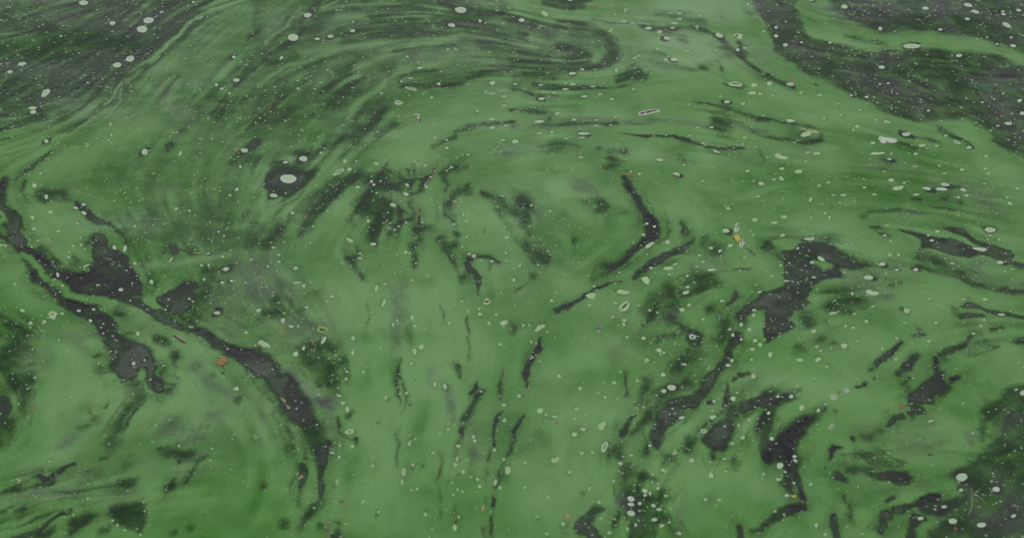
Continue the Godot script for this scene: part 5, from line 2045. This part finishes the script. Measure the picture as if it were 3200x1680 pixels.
	stick("rose_straw", "thin reddish straw lying below the dark speckled swirl", "straw", "C", [755, 1338, 4, 850, 1328, 5, 935, 1338, 4], Color(0.24, 0.14, 0.07))
	stick("tawny_straw", "short tawny straw beside the rose straw's end", "straw", "C", [860, 1326, 5, 885, 1322, 7, 905, 1330, 4], Color(0.32, 0.19, 0.06))
	stick("black_whisker", "short black stem slanting on green scum under the swirl", "stem", "C", [560, 905, 2, 570, 888, 3, 580, 870, 2], Color(0.02, 0.022, 0.018))
	stick("black_whisker", "black whisker stem below the grey band at the centre top", "stem", "C", [385, 960, 2, 398, 975, 3, 412, 990, 2], Color(0.02, 0.022, 0.018))
	leaf("orange_crumbs", "crumbled orange leaf bits beside an oval flake on the green tongue", "leaf scrap", "D", [160, 600, 185, 598, 210, 622, 200, 632, 180, 612], Color(0.21, 0.12, 0.05), 0.002)
	leaf("red_scrap", "red leaf scrap on black water at the upper right", "leaf scrap", "D", [1745, 880, 1762, 866, 1768, 882, 1754, 890], Color(0.17, 0.06, 0.04), 0.002)
	stick("olive_reed", "curving olive reed at the left edge by a pale disc", "reed", "A", [62, 560, 6, 45, 600, 8, 10, 640, 8, -15, 690, 6], Color(0.16, 0.17, 0.06))
	stick("olive_reed", "thin olive reed beside the green ridge's dark strip", "reed", "A", [1000, 470, 3, 970, 505, 4, 940, 535, 3], Color(0.18, 0.17, 0.06))
	stick("amber_stick", "short amber stick on the grey veil", "stick", "F", [208, 1100, 10, 205, 1130, 12, 198, 1165, 8], Color(0.30, 0.17, 0.06))
	stick("amber_stick", "bent amber stem tip below the amber stick", "stick", "F", [415, 1225, 6, 430, 1222, 8, 432, 1250, 6], Color(0.34, 0.20, 0.07))
	leaf("red_scrap", "small red leaf scrap left of the upright red twig", "leaf scrap", "F", [362, 278, 372, 268, 382, 278, 374, 292], Color(0.26, 0.12, 0.06), 0.002)
	stick("brown_nub", "brown nub inside the pale ring flake of the middle", "plant scrap", "F", [1722, 930, 12, 1742, 936, 20, 1760, 926, 12], Color(0.10, 0.06, 0.035), "", 0.001)
	stick("dry_stem", "thin dark stem upright on the pale scum of the middle", "stem", "F", [1720, 355, 4, 1725, 380, 6, 1720, 412, 4], Color(0.05, 0.03, 0.03))
	stick("brown_thread", "thin brown stem left of the middle's dark band", "stem", "F", [138, 405, 4, 150, 435, 5, 158, 462, 4], Color(0.10, 0.06, 0.04))
	# right side
	stick("arching_reed", "long thin brown reed arching at the right edge", "reed", "H", [1572, 1010, 4, 1625, 1060, 4, 1660, 1120, 4, 1672, 1205, 5], Color(0.20, 0.15, 0.07))
	o = stick("red_stalk", "short red stalk with a white bud at its top", "stalk", "red", [645, 320, 14, 650, 375, 16, 660, 430, 12, 668, 500, 6], Color(0.30, 0.11, 0.04))
	child_blade("white_bud", o, "red", [655, 335, 690, 310, 740, 315, 755, 340, 715, 350], Color(0.40, 0.40, 0.36), 0.004)
	o = stick("pink_stalk", "pink stemmed flake on the green lobe between dark pools", "stalk", "red", [1085, 820, 16, 1110, 830, 16, 1145, 880, 10], Color(0.30, 0.14, 0.09))
	stick("weed_strand", "curved green weed strand at the dark pool's edge", "weed", "red", [1130, 860, 14, 1190, 960, 24, 1240, 1060, 40, 1340, 1100, 40, 1520, 1090, 24], Color(0.085, 0.19, 0.06))
	stick("olive_weed", "green weed bits above the short red stalk", "weed", "red", [540, 230, 30, 600, 215, 50, 670, 230, 30], Color(0.14, 0.22, 0.05))
	stick("black_twiglet", "forked black twiglet on the green right of centre", "twig", "H", [470, 195, 3, 480, 208, 6, 488, 222, 3], Color(0.02, 0.022, 0.02))
	stick("sunken_straw", "upper of two olive straws half sunk in scum", "straw", "straws", [290, 180, 14, 440, 300, 22, 580, 390, 26, 900, 580, 20, 1060, 690, 14], Color(0.10, 0.15, 0.05))
	o = stick("sunken_straw", "lower brown straw of two half sunk in scum", "straw", "straws", [200, 310, 26, 300, 440, 24, 480, 640, 26, 640, 790, 34, 800, 950, 40, 930, 1010, 36], Color(0.075, 0.06, 0.035))
	child_stalk("green_side", o, "straws", [520, 720, 14, 600, 810, 18], Color(0.20, 0.26, 0.12), 0.003)
	stick("brown_scrap", "short brown scrap right of the two half sunk straws", "plant scrap", "straws", [990, 180, 34, 1040, 250, 34, 1095, 310, 18], Color(0.11, 0.085, 0.05))
	stick("seed_stalk", "left of two brown stalks at the bottom edge", "stalk", "stalks", [860, 610, 50, 850, 760, 60, 840, 950, 60, 810, 1150, 50, 780, 1352, 60], Color(0.15, 0.115, 0.07))
	stick("seed_stalk", "right of two brown stalks at the bottom edge", "stalk", "stalks", [1075, 740, 26, 1030, 930, 40, 985, 1140, 46, 920, 1352, 60], Color(0.17, 0.13, 0.09))
	stick("pale_reed", "long pale reed in dark water at the lower right corner", "reed", "grass", [255, 470, 12, 270, 580, 20, 285, 780, 32, 270, 960, 32, 195, 1120, 20], Color(0.15, 0.17, 0.08))
	o = stick("drowned_grass", "drowned grass blade leaning over the pale reed", "grass blade", "grass", [300, 560, 16, 400, 680, 30, 520, 780, 20, 640, 900, 14], Color(0.10, 0.15, 0.06))
	child_stalk("white_tip", o, "grass", [320, 650, 14, 355, 672, 24, 405, 690, 12], Color(0.45, 0.48, 0.42), 0.002)
	leaf("red_leaf", "small red leaf right of the black-green streaks", "leaf", "L", [988, 356, 1000, 344, 1018, 348, 1014, 370, 998, 374], Color(0.20, 0.075, 0.035), 0.002)
	leaf("maroon_leaf", "maroon leaf in dark water at the lower right", "leaf", "L", [1396, 1284, 1412, 1276, 1428, 1292, 1416, 1310, 1400, 1306], Color(0.10, 0.035, 0.025), 0.002)
	leaf("ochre_leaf", "ochre leaf on the lower black prong's edge", "leaf", "L", [176, 1046, 190, 1038, 210, 1042, 206, 1058, 186, 1060], Color(0.36, 0.28, 0.06), 0.003)
	stick("tan_scrap", "tan scrap on green scum left of the corner's biggest disc", "plant scrap", "L", [1172, 854, 4, 1185, 855, 7, 1196, 858, 4], Color(0.33, 0.20, 0.12))
	stick("black_scrap", "black scrap on pale green left of the corner's biggest disc", "plant scrap", "L", [1208, 722, 8, 1228, 710, 12, 1246, 720, 8], Color(0.03, 0.03, 0.026))
	leaf("amber_leaf", "amber leaf on green scum near the bottom middle", "leaf", "K", [402, 1195, 418, 1186, 436, 1196, 434, 1216, 412, 1218], Color(0.29, 0.20, 0.07), 0.002)
	leaf("ember_scrap", "orange scrap on a pale flake under the teardrop streak", "leaf scrap", "K", [118, 208, 132, 204, 140, 216, 128, 222], Color(0.27, 0.14, 0.05), 0.002)
	leaf("ruby_scrap", "ruby red scrap on the green band at the bottom middle", "leaf scrap", "K", [332, 474, 344, 470, 350, 486, 338, 492], Color(0.22, 0.07, 0.04), 0.002)
	leaf("coral_scrap", "coral scrap in the speckled dark patch near the bottom", "leaf scrap", "K", [832, 1232, 842, 1224, 848, 1236, 838, 1244], Color(0.23, 0.11, 0.07), 0.002)
	leaf("ochre_leaf", "yellow ochre leaf on the narrow dark streak at the lower left", "leaf", "J", [332, 902, 344, 894, 358, 902, 352, 912, 338, 912], Color(0.29, 0.23, 0.07), 0.002)
	stick("walnut_pod", "walnut brown pod on pale scum near the bottom", "seed pod", "J", [630, 1088, 14, 647, 1084, 22, 664, 1088, 12], Color(0.16, 0.075, 0.04))
	stick("flaxen_chip", "flaxen chip among green near the thin black streaks", "plant scrap", "J", [1706, 1155, 8, 1714, 1130, 14, 1722, 1108, 8], Color(0.36, 0.27, 0.14))
	leaf("fawn_scrap", "fawn leaf scraps in the broad dark stream", "leaf scrap", "J", [180, 290, 200, 300, 225, 318, 218, 326, 195, 312], Color(0.28, 0.22, 0.12), 0.002)
	leaf("tan_leaf", "tan leaf bits in the broad dark stream, lower ones", "leaf scrap", "J", [225, 345, 245, 358, 262, 372, 250, 378, 230, 362], Color(0.28, 0.20, 0.12), 0.002)
	stick("black_seed", "black seed at the tip of the dark curved streak", "seed", "J", [742, 604, 8, 756, 607, 18, 770, 608, 8], Color(0.02, 0.022, 0.03))
	stick("brown_seed", "brown seed at the notched dark patch's lower edge", "seed", "J", [462, 204, 10, 480, 204, 18, 496, 206, 10], Color(0.04, 0.025, 0.02))
	stick("grey_seed", "grey seed on pale scum beside the thin black streaks", "seed", "J", [1150, 346, 12, 1162, 344, 20, 1172, 346, 12], Color(0.09, 0.08, 0.075))
	stick("fine_stem", "upper fine brown stem in the lower left green", "stem", "I", [815, 296, 3, 822, 320, 4, 832, 346, 3], Color(0.17, 0.11, 0.05))
	stick("fine_stem", "slanting fine brown stem in the lower left green", "stem", "I", [688, 322, 3, 720, 345, 4, 768, 382, 3], Color(0.14, 0.10, 0.05))
	stick("fine_stem", "long flat straw at the lower left beside the dark dashes", "straw", "I", [578, 858, 3, 650, 840, 4, 755, 800, 3], Color(0.17, 0.14, 0.05))
	leaf("brown_scrap", "brown leaf scrap at the left edge of the lower left green", "leaf scrap", "I", [246, 384, 262, 372, 270, 390, 254, 400], Color(0.17, 0.10, 0.04), 0.002)
	# clear bubbles
	bubble("lower and brighter of two clear bubbles afloat on scum", "drops", 790, 450, 150, 190, -35)
	bubble("upper clear bubble afloat beside a brown stain", "drops", 1095, 300, 120, 150, -30)
	bubble("tiny clear bubble above the pair of bubbles", "drops", 850, 232, 40, 40, 0)
	bubble("long clear bubble on the green below the pair of bubbles", "drops", 740, 1140, 200, 90, 45)
	leaf("brown_stain", "brown sunken leaf between the pair of bubbles", "leaf", "drops", [850, 350, 900, 300, 960, 310, 950, 360, 890, 385], Color(0.14, 0.12, 0.045), 0.0015)
	leaf("brown_stain", "rusty scrap beside the tiny bubble over the pair", "leaf scrap", "drops", [800, 240, 830, 212, 845, 240, 820, 268], Color(0.24, 0.13, 0.06), 0.0015)


func cloudy_sky() -> PanoramaSkyMaterial:
	var w := 512
	var h := 256
	var n := FastNoiseLite.new()
	n.seed = 77
	n.frequency = 3.2
	n.fractal_octaves = 4
	var im := Image.create(w, h, false, Image.FORMAT_RGBF)
	for j in h:
		var el := PI * (0.5 - (j + 0.5) / h)
		for i in w:
			var az := TAU * (i + 0.5) / w
			var d := Vector3(cos(el) * cos(az), sin(el), cos(el) * sin(az))
			var up := maxf(d.y, 0.0)
			var l := 1.20 * (1.0 + 2.0 * up) / 3.0
			var q := d / (up + 0.35)
			l *= maxf(0.3, 1.0 + 1.5 * n.get_noise_3d(q.x, q.y * 0.5, q.z))
			if d.y < 0.0:
				l = 0.12
			im.set_pixel(i, j, Color(l * 0.985, l * 0.985, l * 1.03))
	var m := PanoramaSkyMaterial.new()
	m.panorama = ImageTexture.create_from_image(im)
	return m


func _ready() -> void:
	var cam := Camera3D.new()
	cam.name = "camera"
	cam.position = Vector3(0, CAM_H, 0)
	cam.rotation_degrees = Vector3(-PITCH, 0, 0)
	cam.fov = VFOV
	cam.near = 0.05
	cam.far = 2000.0
	var lens := CameraAttributesPhysical.new()
	lens.exposure_aperture = 4.0
	lens.frustum_focus_distance = 5.6
	lens.frustum_focal_length = 56.0
	cam.attributes = lens
	cam.fov = VFOV
	add_child(cam)
	var env := Environment.new()
	env.background_mode = Environment.BG_SKY
	env.sky = Sky.new()
	env.sky.sky_material = cloudy_sky()
	env.background_energy_multiplier = 1.0
	env.tonemap_mode = Environment.TONE_MAPPER_LINEAR
	env.tonemap_exposure = 0.93
	env.sdfgi_enabled = true
	env.ssao_enabled = true
	env.ssil_enabled = true
	var we := WorldEnvironment.new()
	we.name = "environment"
	we.environment = env
	add_child(we)
	var sun := DirectionalLight3D.new()
	sun.name = "overcast_sun"
	sun.light_energy = 0.2
	sun.light_color = Color(1.0, 0.98, 0.95)
	sun.light_angular_distance = 25.0
	sun.shadow_enabled = true
	sun.rotation_degrees = Vector3(-60, -25, 0)
	sun.sky_mode = DirectionalLight3D.SKY_MODE_LIGHT_ONLY
	add_child(sun)
	var t0 := Time.get_ticks_msec()
	sketch()
	survey_pads()
	open_gaps_round_pads()
	build_water()
	build_film()
	print("film ", Time.get_ticks_msec() - t0)
	name_landmarks()
	build_things()
	build_pads()
	build_flecks()
	print("all ", Time.get_ticks_msec() - t0, " pads ", pads.size(), " strokes ", strokes.size())
